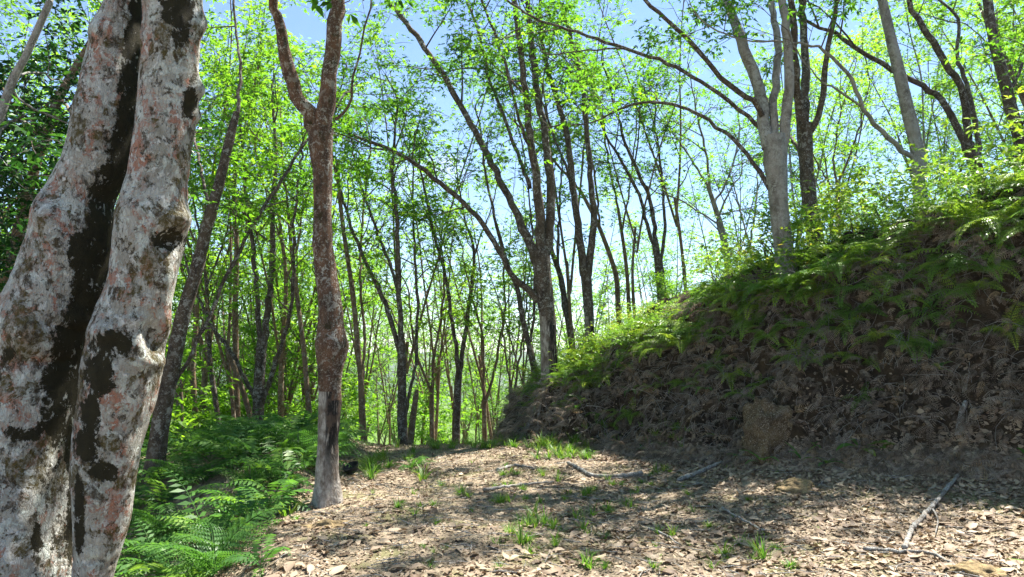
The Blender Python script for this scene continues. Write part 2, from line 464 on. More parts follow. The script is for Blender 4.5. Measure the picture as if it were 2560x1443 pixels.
def terrain(x, y):
    x = np.asarray(x, float); y = np.asarray(y, float)
    cr = np.where(y > 12.3, 1.0, 0.0) * (y - 12.3)
    z = -0.24 * (np.sqrt(cr * cr + 2.0) - math.sqrt(2.0)) * np.where(y > 12.3, 1, 0)
    z = np.where(y > 70, np.maximum(z, -14 - (y - 70) * 0.05), z)
    z = np.maximum(z, -36)
    dip = 0.15 + 0.85 * (1 - sstep(5.8, 9.3, y))
    st = np.interp(y, [4.0, 5.5, 7.0, 9.0], [1.1, 1.6, 2.35, 2.3])
    z = z - 1.15 * sstep(0.0, 2.2, -x - st) * dip - 0.10 * np.clip(-x - 4, 0, 40)
    z = z + 0.45 * sstep(7.6, 9.8, y) * (1 - sstep(11.5, 15, y)) * sstep(2.3, 3.6, -x)
    z = z + 0.05 * np.clip(x - 1.5, 0, 4) * (1 - sstep(13, 16, y))
    z = z + 0.035 * fbm(x * 0.8, y * 0.8, None, 1, 4) + 0.25 * fbm(x * 0.13, y * 0.13, None, 2, 3) * sstep(14, 26, np.hypot(x, y))
    d = bank_d(x, y); d = np.where(d > 0, d * np.interp(x, [1.2, 2.6], [1.9, 1.0]), d)
    m = np.interp(d, [-1.3, -0.3, 0.0, 0.25, 0.75, 1.5, 2.8], [0, 0.035, 0.10, 0.36, 0.80, 0.95, 1.0])
    top = np.interp(x, TOPX, TOPZ) - 0.06 * np.clip(y - 20, 0, 60) + 0.10 * fbm(x * 0.7, y * 0.7, None, 8, 3)
    rough = 0.27 * fbm(x * 2.6, y * 2.6, None, 12, 4) * np.where((d > -0.2) & (d < 2.2), 1, 0.0)
    return z * (1 - m) + top * m + rough * np.clip(m * 3, 0, 1), m
def axis(parts):
    return np.concatenate([np.arange(a, b, s) for a, b, s in parts])
gx = axis([(-2200, -200, 200), (-200, -40, 16), (-40, -10, 1.5), (-10, -4, 0.25), (-4, 9, 0.075), (9, 16, 0.3), (16, 40, 1.5), (40, 200, 16), (200, 2401, 200)])
gy = axis([(-300, -20, 40), (-20, 2.5, 1.0), (2.5, 15, 0.075), (15, 24, 0.25), (24, 70, 1.2), (70, 300, 12), (300, 3401, 150)])
GX, GY = np.meshgrid(gx, gy)
GZ, GM = terrain(GX, GY)
nyy, nxx = GX.shape
def terrain_at(x, y):
    """height and bank share of the ground mesh itself"""
    x = np.asarray(x, float); y = np.asarray(y, float)
    i = np.clip(np.searchsorted(gx, x) - 1, 0, nxx - 2); j = np.clip(np.searchsorted(gy, y) - 1, 0, nyy - 2)
    f = np.clip((x - gx[i]) / (gx[i + 1] - gx[i]), 0, 1); g = np.clip((y - gy[j]) / (gy[j + 1] - gy[j]), 0, 1)
    return [A[j, i] * (1 - f) * (1 - g) + A[j, i + 1] * f * (1 - g) + A[j + 1, i] * (1 - f) * g + A[j + 1, i + 1] * f * g for A in (GZ, GM)]
def H(x, y):
    return float(terrain_at(np.array([x]), np.array([y]))[0][0])
def slope_n(x, y, e=0.12):
    z0 = terrain_at(x, y)[0]
    nx = -(terrain_at(x + e, y)[0] - z0) / e; ny = -(terrain_at(x, y + e)[0] - z0) / e
    return unit(np.stack((nx, ny, np.ones_like(nx)), -1))
ii = (np.arange(nyy - 1)[:, None] * nxx + np.arange(nxx - 1)[None, :]).ravel()
mb = MB().add(np.stack((GX, GY, GZ), -1).reshape(-1, 3), np.stack((ii, ii + 1, ii + nxx + 1, ii + nxx), -1), 0.0,
              (GM * np.interp(bank_d(GX, GY), [-0.4, 0.1], [0, 1])).ravel())
ground = tag(link('ground', mb.mesh('ground', M['ground'], smooth=True)), kind='structure')

def hill(name, cx, cy_, rx, ry, h, z0, seed):
    n = 70
    a, b = np.meshgrid(np.linspace(-1, 1, n), np.linspace(-1, 1, n))
    r = np.hypot(a, b)
    z = z0 + h * np.clip(1 - r ** 1.6, -0.2, 1) * (1 + 0.35 * fbm(a * 2.5, b * 2.5, None, seed, 4)) + 2.2 * vn(a * 30, b * 30, None, seed + 3)
    k = (np.arange(n - 1)[:, None] * n + np.arange(n - 1)[None, :]).ravel()
    o = link(name, MB().add(np.stack((cx + a * rx, cy_ + b * ry, z), -1).reshape(-1, 3), np.stack((k, k + 1, k + n + 1, k + n), -1)).mesh(name, M['hill'], smooth=True))
    return tag(o, kind='structure')
hill('distant_hill', -120, 900, 520, 260, 52, -42, 3)
hill('distant_hill', 420, 1250, 700, 300, 78, -46, 9)
hill('distant_hill', -700, 1100, 600, 300, 80, -46, 15)

# ------------------------------------------------------------------ tree building
def grow(rs, limbs, start=0.3, step=0.42, reach=1.9, leaf=0.096, per_twig=14, up=0.25, tw_step=0.22, wmul=0.36, droop=0.35):
    """side branches and twigs (MB) and compound leaves of three leaflets (MB) along limbs"""
    tb, lb = MB(), MB()
    LP, LD, LB = [], [], []
    for pts, rad in limbs:
        seg = np.linalg.norm(np.diff(pts, axis=0), axis=1); cum = np.concatenate(([0], np.cumsum(seg))); L = cum[-1]
        s = L * start + rs.rand() * step
        while s < L + step:
            q = min(s, L * 0.999)
            i = min(np.searchsorted(cum, q) - 1, len(seg) - 1); i = max(i, 0)
            f = (q - cum[i]) / max(seg[i], 1e-6)
            p = pts[i] * (1 - f) + pts[i + 1] * f
            T = unit(pts[i + 1] - pts[i]); r0 = rad[i] * (1 - f) + rad[i + 1] * f
            rv = rs.randn(3); pe = unit(rv - T * rv.dot(T))
            last = s >= L
            d = unit(T * (1.0 if last else 0.5) + pe * (0.4 if last else 0.9) + np.array((0, 0, up)))
            ln = reach * rs.uniform(0.45, 1.1) * (1 - 0.3 * q / L)
            r = min(r0 * 0.6, 0.007 + ln * 0.009)
            bp = [p]
            for k in range(4):
                d = unit(d + rs.randn(3) * 0.16 + np.array((0, 0, 0.06 - 0.05 * k)))
                bp.append(bp[-1] + d * ln / 4)
            bp = np.array(bp)
            V, _, Fq = tube(bp, np.linspace(r, r * 0.35, 5), 4)
            tb.add(V.reshape(-1, 3), Fq)
            nt_ = max(2, int(ln / tw_step))
            for k in range(nt_):
                t = 0.25 + 0.75 * (k + rs.rand()) / nt_
                j = min(int(t * 4), 3); g = t * 4 - j
                b0 = bp[j] * (1 - g) + bp[j + 1] * g
                T2 = unit(bp[j + 1] - bp[j]); rv = rs.randn(3); pe = unit(rv - T2 * rv.dot(T2)); pe[2] *= 0.55
                d2 = unit(T2 * 0.7 + pe + np.array((0, 0, 0.1)))
                l2 = rs.uniform(0.3, 0.8)
                e = b0 + d2 * l2 + np.array((0, 0, -0.05 * rs.rand()))
                mid = (b0 + e) / 2 + rs.randn(3) * 0.03
                V, _, Fq = tube(np.array((b0, mid, e)), np.array((0.0065, 0.005, 0.003)), 3)
                tb.add(V.reshape(-1, 3), Fq)
                c = rs.poisson(per_twig)
                if c:
                    g2 = rs.uniform(0.15, 1.05, (c, 1)); rv = rs.randn(c, 3); rv[:, 2] *= 0.4
                    pd = unit(d2 * 0.5 + unit(rv))
                    LP.append(b0 * (1 - g2) + e * g2 + pd * rs.uniform(0.05, 0.24, (c, 1))); LD.append(pd); LB.append(np.full(c, rs.rand()))
            s += step * rs.uniform(0.6, 1.4)
    if LP:
        LP = np.concatenate(LP); LD = np.concatenate(LD); n = len(LP)
        LD[:, 2] -= droop * rs.rand(n); LD = unit(LD)
        N = unit(np.array((0, 0, 1.0)) + rs.randn(n, 3) * 0.36)
        S = unit(np.cross(LD, N)); base = 0.65 * np.concatenate(LB) + 0.35 * rs.rand(n)
        for a in (-0.95, 0.0, 0.95):
            D = unit(LD * math.cos(a) + S * math.sin(a) + rs.randn(n, 3) * 0.12)
            D[:, 2] -= 0.10; D = unit(D)
            Ls = leaf * rs.uniform(0.6, 1.3, n)
            leaf_quads(lb, LP, D, N + rs.randn(n, 3) * 0.15, Ls, Ls * wmul, np.clip(base + rs.randn(n) * 0.12, 0, 1))
    return tb, lb

def stem_mesh(pts, rad, ns, seed, amp=0.06, freq=5.0, flare=0.0):
    V, N, Fq = tube(pts, rad, ns)
    h = np.arange(len(pts))[:, None] / max(len(pts) - 1, 1)
    x, y, z = V[..., 0], V[..., 1], V[..., 2]
    d = fbm(x * freq, y * freq, z * freq * 0.5, seed, 4) * amp
    V = V + N * (rad[:, None] * d)[..., None]
    if flare:
        zz = V[..., 2] - V[0, :, 2].mean()
        k = np.exp(-zz / 0.3) * flare
        ang = np.arctan2(N[..., 1], N[..., 0])
        V = V + N * (rad[:, None] * k * (1 + 0.5 * np.sin(ang * 4 + seed)))[..., None]
    cap = len(pts) - 1
    return V, N, Fq

ALLTREES = []
def traced_tree(label, Y, trunk, limbs, bark='bark_dark', seed=1, ext=3.0, ns=12, spread=1.3, base_drop=True, panel=None, name='rubber_tree',
                leafmat='leaf', cat='tree', group=None, gstart=0.3, flare=0.0, dys=None, amp=0.09, **g):
    """a tree at distance Y whose trunk and limbs run through traced photo points (u, v, width)"""
    rs = np.random.RandomState(seed)
    tp = np.array([P(u, v, Y) for u, v, w in trunk]); tr = np.array([wpx(w, Y) / 2 for u, v, w in trunk]) * (0.84 if Y < 13.45 else 0.74)
    gz = H(tp[0][0], tp[0][1])
    if base_drop and tp[0][2] > gz - 0.15:
        d = tp[0] - tp[1]; d = d / max(abs(d[2]), 0.2); d[0] *= 0.7
        dz = tp[0][2] - (gz - 0.2)
        b = tp[0] + np.array((d[0] * dz, 0, -dz))
        tp = np.vstack((b, tp)); tr = np.concatenate(([tr[0] * 1.12], tr))
    base = np.array((tp[0][0], tp[0][1], min(gz, tp[0][2] + 0.2)))
    root = empty(name, base, label, cat, group)
    lp = []
    def lengthen(p, r, e):
        d = unit(p[-1] - p[-2]); d = unit(d + np.array((0, 0, 0.25)))
        n = max(2, int(e / 1.0))
        q = [p[-1] + d * e * (k + 1) / n + rs.randn(3) * 0.12 * (k + 1) / n for k in range(n)]
        return np.vstack((p, q)), np.concatenate((r, np.linspace(r[-1], max(0.012, r[-1] * 0.25), n + 1)[1:]))
    if not limbs:
        tp, tr = lengthen(tp, tr, ext)
    pts, rad = resample(tp, tr, 0.10 if ns >= 16 else 0.22)
    V, N, Fq = stem_mesh(pts, rad, ns, seed, amp, 6.0, flare)
    Vf = V.reshape(-1, 3)
    if panel is not None:
        u, v = proj(Vf)
        line = panel(u)
        ring = rad.repeat(ns)
        step_in = sstep(0, 14, v - line)
        Vf = Vf - N.reshape(-1, 3) * (step_in * ring * 0.05)[:, None]
        fv = (v - line)[Fq].mean(1) > 0
        att = np.clip(sstep(-0.3, 0.15, N.reshape(-1, 3)[:, 0]) + 0.12, 0, 1) * (1 - sstep(120, 250, v - line))
        link('tapping_panel', MB().add(Vf, Fq[fv], 0, att).mesh('tapping_panel', M['panel'], base, True), root)
        link('trunk', MB().add(Vf, Fq[~fv]).mesh('trunk', M[bark], base, True), root)
    else:
        link('trunk', MB().add(Vf, Fq).mesh('trunk', M[bark], base, True), root)
    if not limbs:
        lp.append((pts, rad))
    for k, lm in enumerate(limbs):
        dy = (dys[k] if dys else rs.uniform(-1, 1) * spread)
        e = ext if lm[-1][1] < 70 else ext * 0.35
        n = len(lm)
        Ys = [Y + dy * (i / max(n - 1, 1)) ** 1.3 for i in range(n)]
        p = np.array([P(u, v, yy) for (u, v, w), yy in zip(lm, Ys)]); r = np.array([wpx(w, yy) / 2 for (u, v, w), yy in zip(lm, Ys)]) * (0.76 if lm[0][2] > 22 else 0.66)
        p, r = lengthen(p, r, e)
        p, r = resample(p, r, 0.2)
        p[1:] += rs.randn(len(p) - 1, 3) * 0.012
        V, N, Fq = stem_mesh(p, r, max(6, ns - 4), seed + k + 1, amp, 7.0)
        link('limb', MB().add(V.reshape(-1, 3), Fq).mesh('limb', M['bark_dark' if 'arching left' in label and lm[0][2] < 24 else bark], base, True), root)  # thin arching limbs coloured dark to stand in for their backlit silhouettes
        lp.append((p, r))
    tb, lb = grow(rs, lp, gstart, **g)
    tag(link('twigs', tb.mesh('twigs', M['twig'], base), root), kind='stuff')
    tag(link('crown', lb.mesh('crown', M[leafmat], base), root), kind='stuff')
    ALLTREES.append(root)
    return root

# ------------------------------------------------------------------ the old twin-stemmed tree close on the left
def big_tree():
    Y = 3.0
    left = [(1700, -260, 215), (1443, -105, 187), (1300, -95, 178), (1150, -75, 166), (1000, -45, 188), (930, -28, 196), (860, -12, 208), (790, 8, 214), (722, 42, 262),
            (640, 72, 276), (560, 98, 281), (490, 122, 284), (400, 163, 328), (300, 184, 343), (200, 204, 349), (100, 230, 354), (0, 264, 358), (-150, 300, 395), (-400, 330, 420)]
    right = [(1700, 130, 240), (1443, 186, 280), (1300, 191, 318), (1150, 186, 341), (1060, 196, 362), (1000, 209, 380), (930, 214, 396), (860, 225, 405), (800, 240, 414), (722, 268, 425),
             (640, 281, 446), (600, 285, 458), (540, 290, 466), (450, 319, 467), (350, 334, 480), (250, 344, 492), (150, 351, 498), (50, 356, 503), (0, 358, 508), (-150, 372, 515), (-400, 420, 560)]
    def stem(edges, Y):
        p, r = [], []
        for v, a, b in edges:
            p.append(P((a + b) / 2, v, Y)); r.append(wpx(b - a, Y) / 2 * 0.96)
        return resample(p, r, 0.016)
    root = empty('rubber_tree', (PX(40, Y), Y, H(PX(40, Y), Y)), 'huge twin-stemmed tree crusted with grey, salmon and black lichen, close on the left', 'tree')
    base = np.array(root.location)
    def carve(V, N, bumps, rs_):
        S = V.shape; Vf = V.reshape(-1, 3).copy(); Nf = N.reshape(-1, 3)
        u, v = proj(Vf); front = Nf[:, 1] < 0.35
        for bu, bv, ru, rv, amp in bumps:
            k = np.exp(-(((u - bu) / ru) ** 2 + ((v - bv) / rv) ** 2)) * front
            Vf += Nf * (k * amp)[:, None]
        return Vf
    for nm, edges, yy, seed, bumps, spots, gside in (
        ('trunk', left, Y + 0.10, 4,
         [(100, 830, 75, 62, 0.05), (35, 800, 40, 50, 0.02), (112, 530, 34, 42, 0.035), (190, 795, 45, 26, 0.035), (105, 905, 80, 12, -0.02), (240, 70, 26, 30, 0.02),
          (150, 620, 40, 60, 0.012), (60, 1250, 40, 120, 0.015), (150, 1280, 18, 150, -0.015)],
         [(60, 1085, 50, 18), (130, 1060, 40, 25), (20, 890, 22, 18), (195, 830, 34, 60), (180, 960, 24, 60), (172, 1100, 16, 80), (175, 1300, 10, 120), (215, 700, 42, 70), (250, 560, 34, 90), (290, 430, 40, 80), (315, 320, 30, 80), (325, 200, 26, 70), (335, 90, 22, 60), (90, 1350, 16, 60), (200, 640, 30, 60)], 1),
        ('trunk', right, Y - 0.02, 11,
         [(440, 545, 34, 26, 0.038), (425, 605, 32, 24, -0.045), (500, 60, 26, 28, 0.03), (492, 225, 22, 22, 0.03), (493, 290, 16, 16, 0.02), (378, 380, 14, 14, 0.012),
          (385, 838, 26, 52, -0.035), (340, 800, 40, 14, 0.016), (415, 820, 14, 60, 0.02), (375, 905, 40, 18, 0.02), (345, 870, 20, 40, 0.018), (265, 830, 40, 26, 0.03), (330, 745, 34, 30, 0.015), (415, 700, 20, 50, 0.015),
          (235, 1405, 60, 5, -0.012), (310, 1130, 30, 60, 0.012), (240, 1240, 40, 60, 0.012), (360, 640, 24, 30, 0.012)],
         [(285, 860, 55, 30), (250, 935, 40, 50), (228, 1040, 28, 60), (215, 1110, 34, 40), (265, 1180, 36, 22), (200, 1300, 14, 90), (425, 598, 48, 26), (440, 15, 44, 42), (455, 85, 26, 30), (475, 250, 20, 40)], 0)):
        pts, rad = stem(edges, yy)
        V, N, Fq = tube(pts, rad, 96)
        x, y, z = V[..., 0], V[..., 1], V[..., 2]
        d = fbm(x * 6, y * 6, z * 3.2, seed, 5) * 0.075 - np.abs(fbm(x * 24, y * 24, z * 6, seed + 5, 4)) * 0.03
        V = V + N * (rad[:, None] * d)[..., None]
        Vf = carve(V, N, bumps, seed)
        u, v = proj(Vf); Nf = N.reshape(-1, 3)
        att = np.zeros(len(Vf))
        for su, sv, ru, rv in spots:
            att = np.maximum(att, np.exp(-(((u - su) / (1.2 * ru)) ** 2 + ((v - sv) / (1.4 * rv)) ** 2)))
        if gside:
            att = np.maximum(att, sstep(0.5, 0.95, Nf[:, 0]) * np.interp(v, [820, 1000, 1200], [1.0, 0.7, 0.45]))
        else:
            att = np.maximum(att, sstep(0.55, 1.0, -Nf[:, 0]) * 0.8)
        o = link(nm, MB().add(Vf, Fq, 0, att).mesh(nm, M['lichen'], base, True), root)
        o['label'] = 'left stem with a grey burl and black crust' if gside else 'right stem with a knot and a healed scar'
    rs = np.random.RandomState(77)
    # crown high above, out of frame, it shades the ground
    lims = []
    for k in range(6):
        p0 = P(380 + 20 * k, -380, Y)
        a = rs.uniform(0, 6.28); q = [p0]; d = unit(np.array((math.cos(a) * 0.5 + 0.45, math.sin(a) * 0.5 + 0.4, 1.0)))
        for j in range(5):
            q.append(q[-1] + d * 1.3); d = unit(d + rs.randn(3) * 0.12)
        pp, rr = resample(q, np.linspace(0.10, 0.02, 6), 0.25)
        V, N, Fq = stem_mesh(pp, rr, 8, k)
        link('limb', MB().add(V.reshape(-1, 3), Fq).mesh('limb', M['bark_grey'], base, True), root)
        lims.append((pp, rr))
    tb, lb = grow(rs, lims, 0.12, 0.42, 2.0, 0.12, 9)
    tag(link('twigs', tb.mesh('twigs', M['twig'], base), root), kind='stuff')
    tag(link('crown', lb.mesh('crown', M['leaf'], base), root), kind='stuff')
big_tree()

# ------------------------------------------------------------------ the traced rubber trees
traced_tree('forked red-brown rubber tree with a grey tapped panel at its foot, left of the path', 7.8,
    [(818, 1236, 72), (820, 1190, 66), (822, 1100, 62), (824, 1000, 66), (826, 920, 72), (830, 862, 98), (828, 820, 78), (824, 760, 68), (813, 660, 66), (808, 600, 60), (807, 500, 55), (805, 420, 57), (800, 360, 70), (803, 320, 68)],
    [[(795, 335, 54), (772, 285, 52), (742, 235, 46), (722, 180, 46), (708, 110, 38), (692, 40, 34), (684, -20, 32)],
     [(808, 330, 60), (817, 260, 56), (825, 180, 54), (833, 100, 52), (840, 20, 50), (846, -40, 46)],
     [(838, 300, 12), (870, 270, 10), (880, 210, 9), (900, 130, 7)]],
    'bark_brown', 21, ext=4.5, ns=40, spread=0.5, panel=lambda u: 965 + (u - 790) * 0.6, flare=0.5, gstart=0.55, step=0.4, reach=2.1, leaf=0.10, amp=0.12, per_twig=6)
traced_tree('dark slanting tree leaning right behind the old twin-stemmed tree', 9.0,
    [(392, 1120, 52), (408, 1020, 48), (428, 930, 46), (455, 800, 42), (490, 680, 38), (520, 560, 34), (550, 450, 30), (575, 345, 26), (592, 280, 20)],
    [[(575, 345, 20), (592, 280, 16), (600, 180, 12), (590, 60, 9)], [(418, 985, 16), (480, 880, 14), (540, 750, 14), (600, 625, 13), (700, 450, 12), (762, 358, 10), (820, 300, 8)],
     [(530, 520, 12), (500, 420, 10), (480, 300, 8)]],
    'bark_dark', 22, ns=16, gstart=0.35, reach=1.7, per_twig=17, dys=[0.5, 1.2, 1.5], step=0.42)
traced_tree('dark trunk splitting into a fan of limbs above the left ferns', 13.5,
    [(640, 1075, 40), (645, 1035, 38), (648, 960, 36), (652, 900, 34), (655, 850, 34)],
    [[(652, 870, 22), (645, 780, 20), (640, 690, 18), (625, 560, 16), (610, 430, 13), (600, 300, 10)], [(658, 870, 24), (668, 790, 22), (680, 660, 20), (682, 520, 16), (690, 380, 12), (680, 250, 9)],
     [(655, 1010, 18), (690, 900, 16), (713, 833, 15), (733, 700, 13), (735, 560, 11), (750, 430, 9)], [(638, 1000, 18), (605, 930, 16), (580, 883, 16), (521, 800, 14), (480, 700, 10), (450, 600, 8)]],
    'bark_dark', 23, ns=14, reach=1.8, leafmat='leaf_far', per_twig=17, step=0.42)
traced_tree('straight slim trunk just left of the fan-limbed tree', 15.5,
    [(596, 1075, 26), (592, 1037, 24), (590, 900, 20), (588, 760, 18), (592, 620, 17), (585, 500, 15), (590, 380, 12)],
    [[(590, 420, 12), (570, 320, 10), (560, 200, 8)], [(590, 420, 12), (620, 320, 10), (640, 200, 8)]], 'bark_sunlit_tan', 24, reach=1.9, leafmat='leaf_far', gstart=0.2)
traced_tree('short sunlit leaning stem crossing in front of the slim trunks on the left', 14.0,
    [(632, 1070, 18), (610, 985, 18), (584, 915, 17), (572, 880, 14)], [[(572, 880, 8), (560, 820, 6), (555, 740, 5)]], 'bark_sunlit_tan', 25, ext=1.0, reach=0.8, leafmat='leaf_far', per_twig=13)
traced_tree('thin sunlit trunk furthest left in the grove behind the ferns', 16.0,
    [(492, 1080, 20), (488, 1030, 19), (482, 920, 17), (490, 820, 16), (495, 700, 14), (505, 560, 12)], [[(505, 560, 10), (530, 430, 8), (560, 300, 6)], [(500, 640, 10), (460, 520, 8), (430, 380, 6)]],
    'bark_sunlit_tan', 26, reach=1.9, leafmat='leaf_far', per_twig=17)
traced_tree('thin dark trunk leaning left in the grove behind the ferns', 15.0,
    [(548, 1080, 18), (540, 1010, 17), (526, 910, 15), (521, 816, 14), (515, 700, 12), (500, 600, 10)], [[(500, 600, 9), (480, 470, 8), (470, 330, 6)], [(515, 720, 8), (560, 600, 7), (585, 480, 6)]],
    'bark_dark', 27, reach=1.8, leafmat='leaf_far', per_twig=17)
traced_tree('slim sunlit trunk between the fan-limbed tree and the red-brown tree', 17.0,
    [(704, 1080, 22), (702, 1030, 21), (703, 940, 18), (708, 840, 16), (715, 700, 14), (700, 560, 12)], [[(700, 560, 10), (680, 420, 8), (660, 280, 6)], [(712, 720, 10), (750, 580, 8), (760, 420, 6)]],
    'bark_sunlit_tan', 28, reach=2.0, leafmat='leaf_far', per_twig=17)
traced_tree('slim leaning trunk half hidden behind the red-brown tree, on its left', 14.5,
    [(778, 1080, 20), (772, 1020, 18), (760, 880, 16), (745, 760, 15), (730, 640, 13), (720, 520, 10)], [[(720, 520, 9), (705, 400, 8), (700, 260, 6)], [(735, 680, 8), (700, 600, 7), (665, 480, 6)]],
    'bark_sunlit_tan', 29, reach=1.9, leafmat='leaf_far')
traced_tree('slender pale-edged trunk rising just right of the red-brown tree', 15.0,
    [(912, 1120, 24), (906, 1050, 22), (902, 950, 20), (892, 840, 18), (880, 720, 17), (862, 600, 15), (848, 480, 13), (845, 400, 11)], [[(848, 480, 11), (830, 360, 9), (850, 220, 7)], [(905, 970, 12), (912, 850, 11), (900, 700, 10), (905, 560, 8), (920, 420, 7)]],
    'bark_sunlit_tan', 30, reach=1.9, leafmat='leaf_far', per_twig=17)
traced_tree('dark tree with long V-shaped limbs standing at the left end of the path crest', 14.5,
    [(1008, 1120, 36), (1006, 1060, 33), (1005, 980, 31), (1004, 900, 30), (1003, 860, 28)],
    [[(1000, 880, 20), (970, 778, 18), (932, 692, 16), (900, 622, 14), (868, 540, 11), (850, 470, 9)], [(1004, 880, 22), (1000, 780, 20), (997, 670, 18), (990, 508, 15), (982, 427, 12), (990, 300, 9)],
     [(999, 740, 13), (975, 660, 12), (946, 589, 11), (900, 454, 9), (880, 360, 7)], [(1012, 1045, 13), (1030, 960, 12), (1041, 890, 12), (1043, 751, 11), (1035, 590, 9), (1030, 470, 7)]],
    'bark_dark', 31, ns=16, reach=1.9, gstart=0.45, per_twig=15, dys=[0.8, -0.4, 1.5, 0.5])
traced_tree('short broken dark stump leaning beside the V-limbed crest tree', 14.9, [(1026, 1115, 22), (1032, 1050, 21), (1040, 990, 19), (1043, 975, 12)], [[(1042, 985, 4), (1046, 950, 3), (1052, 920, 2)]], 'bark_sunlit_tan', 32, ext=0.3, reach=0.4, per_twig=3, name='tree_stump', cat='stump')
traced_tree('slim Y-shaped tree right of the broken stump at the path crest', 16.0,
    [(1082, 1125, 18), (1080, 1060, 17), (1079, 970, 15)], [[(1078, 985, 12), (1062, 935, 11), (1046, 900, 10), (1030, 820, 8), (1020, 720, 6)], [(1080, 985, 12), (1086, 886, 11), (1100, 810, 9), (1110, 700, 7), (1105, 600, 5)]],
    'bark_sunlit_tan', 33, ext=1.5, reach=1.6, leafmat='leaf_far')
traced_tree('forked tree with two tall curved limbs at the middle of the path crest', 16.0,
    [(1140, 1120, 28), (1141, 1060, 26), (1145, 960, 25), (1148, 930, 24)],
    [[(1147, 945, 18), (1138, 860, 16), (1116, 703, 13), (1084, 578, 10), (1060, 470, 8)], [(1149, 945, 19), (1160, 860, 17), (1175, 735, 14), (1184, 632, 12), (1166, 562, 9), (1150, 480, 6)], [(1184, 640, 8), (1205, 585, 6), (1230, 520, 5)]],
    'bark_dark', 34, ns=14, reach=1.7, gstart=0.5, leafmat='leaf_far', per_twig=15)
traced_tree('slim forked tree with a long right-leaning limb at the path crest', 16.5,
    [(1212, 1125, 18), (1211, 1060, 17), (1210, 1000, 16)], [[(1211, 1010, 12), (1235, 930, 11), (1258, 805, 9), (1262, 746, 8), (1258, 640, 6)], [(1210, 1010, 11), (1206, 848, 9), (1186, 767, 7), (1160, 660, 5)]],
    'bark_sunlit_tan', 35, ext=1.6, reach=1.6, leafmat='leaf_far')
traced_tree('thin stem standing against the tip of the earth bank', 16.0,
    [(1286, 1110, 14), (1282, 1030, 13), (1284, 980, 12)], [[(1284, 985, 9), (1300, 886, 8), (1312, 800, 6), (1320, 700, 5)], [(1284, 1000, 8), (1265, 900, 7), (1255, 800, 5)]], 'bark_sunlit_tan', 36, ext=1.4, reach=1.5, leafmat='leaf_far')
traced_tree('leaning dark tree just left of the white-footed tree at the bank tip', 15.0,
    [(1345, 985, 22), (1336, 930, 21), (1326, 880, 20), (1305, 789, 18), (1294, 724, 16), (1268, 660, 14), (1240, 560, 12)],
    [[(1240, 560, 11), (1215, 440, 9), (1200, 320, 7)], [(1322, 880, 11), (1334, 800, 10), (1335, 700, 9), (1330, 560, 7), (1315, 430, 6)]],
    'bark_dark', 37, ns=14, reach=1.8, gstart=0.4)
traced_tree('tall many-limbed tree with grey tapped foot and bare roots at the bank tip', 13.4,
    [(1378, 968, 58), (1374, 930, 52), (1372, 860, 51), (1367, 780, 49), (1360, 710, 52), (1354, 660, 56), (1352, 630, 54)],
    [[(1345, 660, 34), (1330, 625, 31), (1300, 555, 27), (1272, 492, 24), (1230, 411, 22), (1175, 310, 20), (1125, 215, 19), (1050, 105, 18), (970, 0, 16)],
     [(1352, 650, 36), (1350, 580, 33), (1348, 508, 31), (1333, 400, 27), (1325, 350, 25), (1310, 200, 22), (1290, 40, 19)],
     [(1358, 655, 36), (1372, 590, 32), (1377, 481, 29), (1370, 400, 26), (1355, 300, 24), (1336, 175, 21), (1320, 0, 18)],
     [(1345, 752, 24), (1318, 725, 22), (1278, 681, 19), (1224, 584, 17), (1143, 492, 16), (1062, 427, 15), (1000, 385, 13), (920, 350, 11), (845, 325, 9)],
     [(1325, 470, 15), (1280, 345, 14), (1225, 200, 12), (1195, 75, 11), (1165, 0, 10)],
     [(1340, 430, 14), (1300, 300, 12), (1260, 150, 11), (1205, 0, 10)]],
    'bark_dark', 38, ns=28, ext=3.5, reach=1.9, gstart=0.34, panel=lambda u: 800 + (u - 1370) * 0.9, flare=0.12, step=0.48, dys=[0.9, -0.6, 0.5, -1.6, 1.8, -1.5], per_twig=16)
traced_tree('tall dark two-limbed tree right of the white-footed tree at the bank tip', 14.6,
    [(1476, 905, 40), (1474, 860, 35), (1472, 780, 34), (1467, 710, 36), (1464, 670, 36)],
    [[(1460, 690, 28), (1450, 600, 26), (1442, 540, 24), (1430, 450, 22), (1415, 325, 20), (1380, 210, 17), (1355, 100, 14), (1350, 20, 12)],
     [(1470, 690, 26), (1482, 575, 23), (1479, 475, 20), (1468, 350, 18), (1453, 200, 16), (1425, 90, 14), (1400, 5, 12)],
     [(1440, 540, 11), (1420, 430, 10), (1380, 330, 9), (1340, 210, 7)]],
    'bark_dark', 39, ns=20, reach=1.9, gstart=0.36, panel=lambda u: 790 + (u - 1470) * 0.8, per_twig=15, flare=0.2)
traced_tree('twin leaning trunk seen between the two tapped trees at the bank tip', 17.0,
    [(1440, 935, 24), (1436, 905, 23), (1425, 830, 22), (1416, 780, 21), (1403, 697, 19), (1381, 632, 16), (1355, 540, 13)], [[(1355, 540, 12), (1335, 430, 10), (1320, 300, 8)], [(1428, 850, 13), (1405, 730, 12), (1395, 620, 10), (1400, 480, 8)]],
    'bark_dark', 40, ns=14, reach=1.9)
traced_tree('slender arching tree behind the bank, bending far to the left', 17.5,
    [(1545, 760, 18), (1540, 690, 17), (1520, 625, 16), (1490, 550, 14), (1450, 475, 12)], [[(1450, 475, 11), (1375, 390, 9), (1300, 320, 7)], [(1500, 575, 9), (1490, 460, 8), (1470, 340, 6)]], 'bark_sunlit_tan', 41, reach=1.9, gstart=0.3)
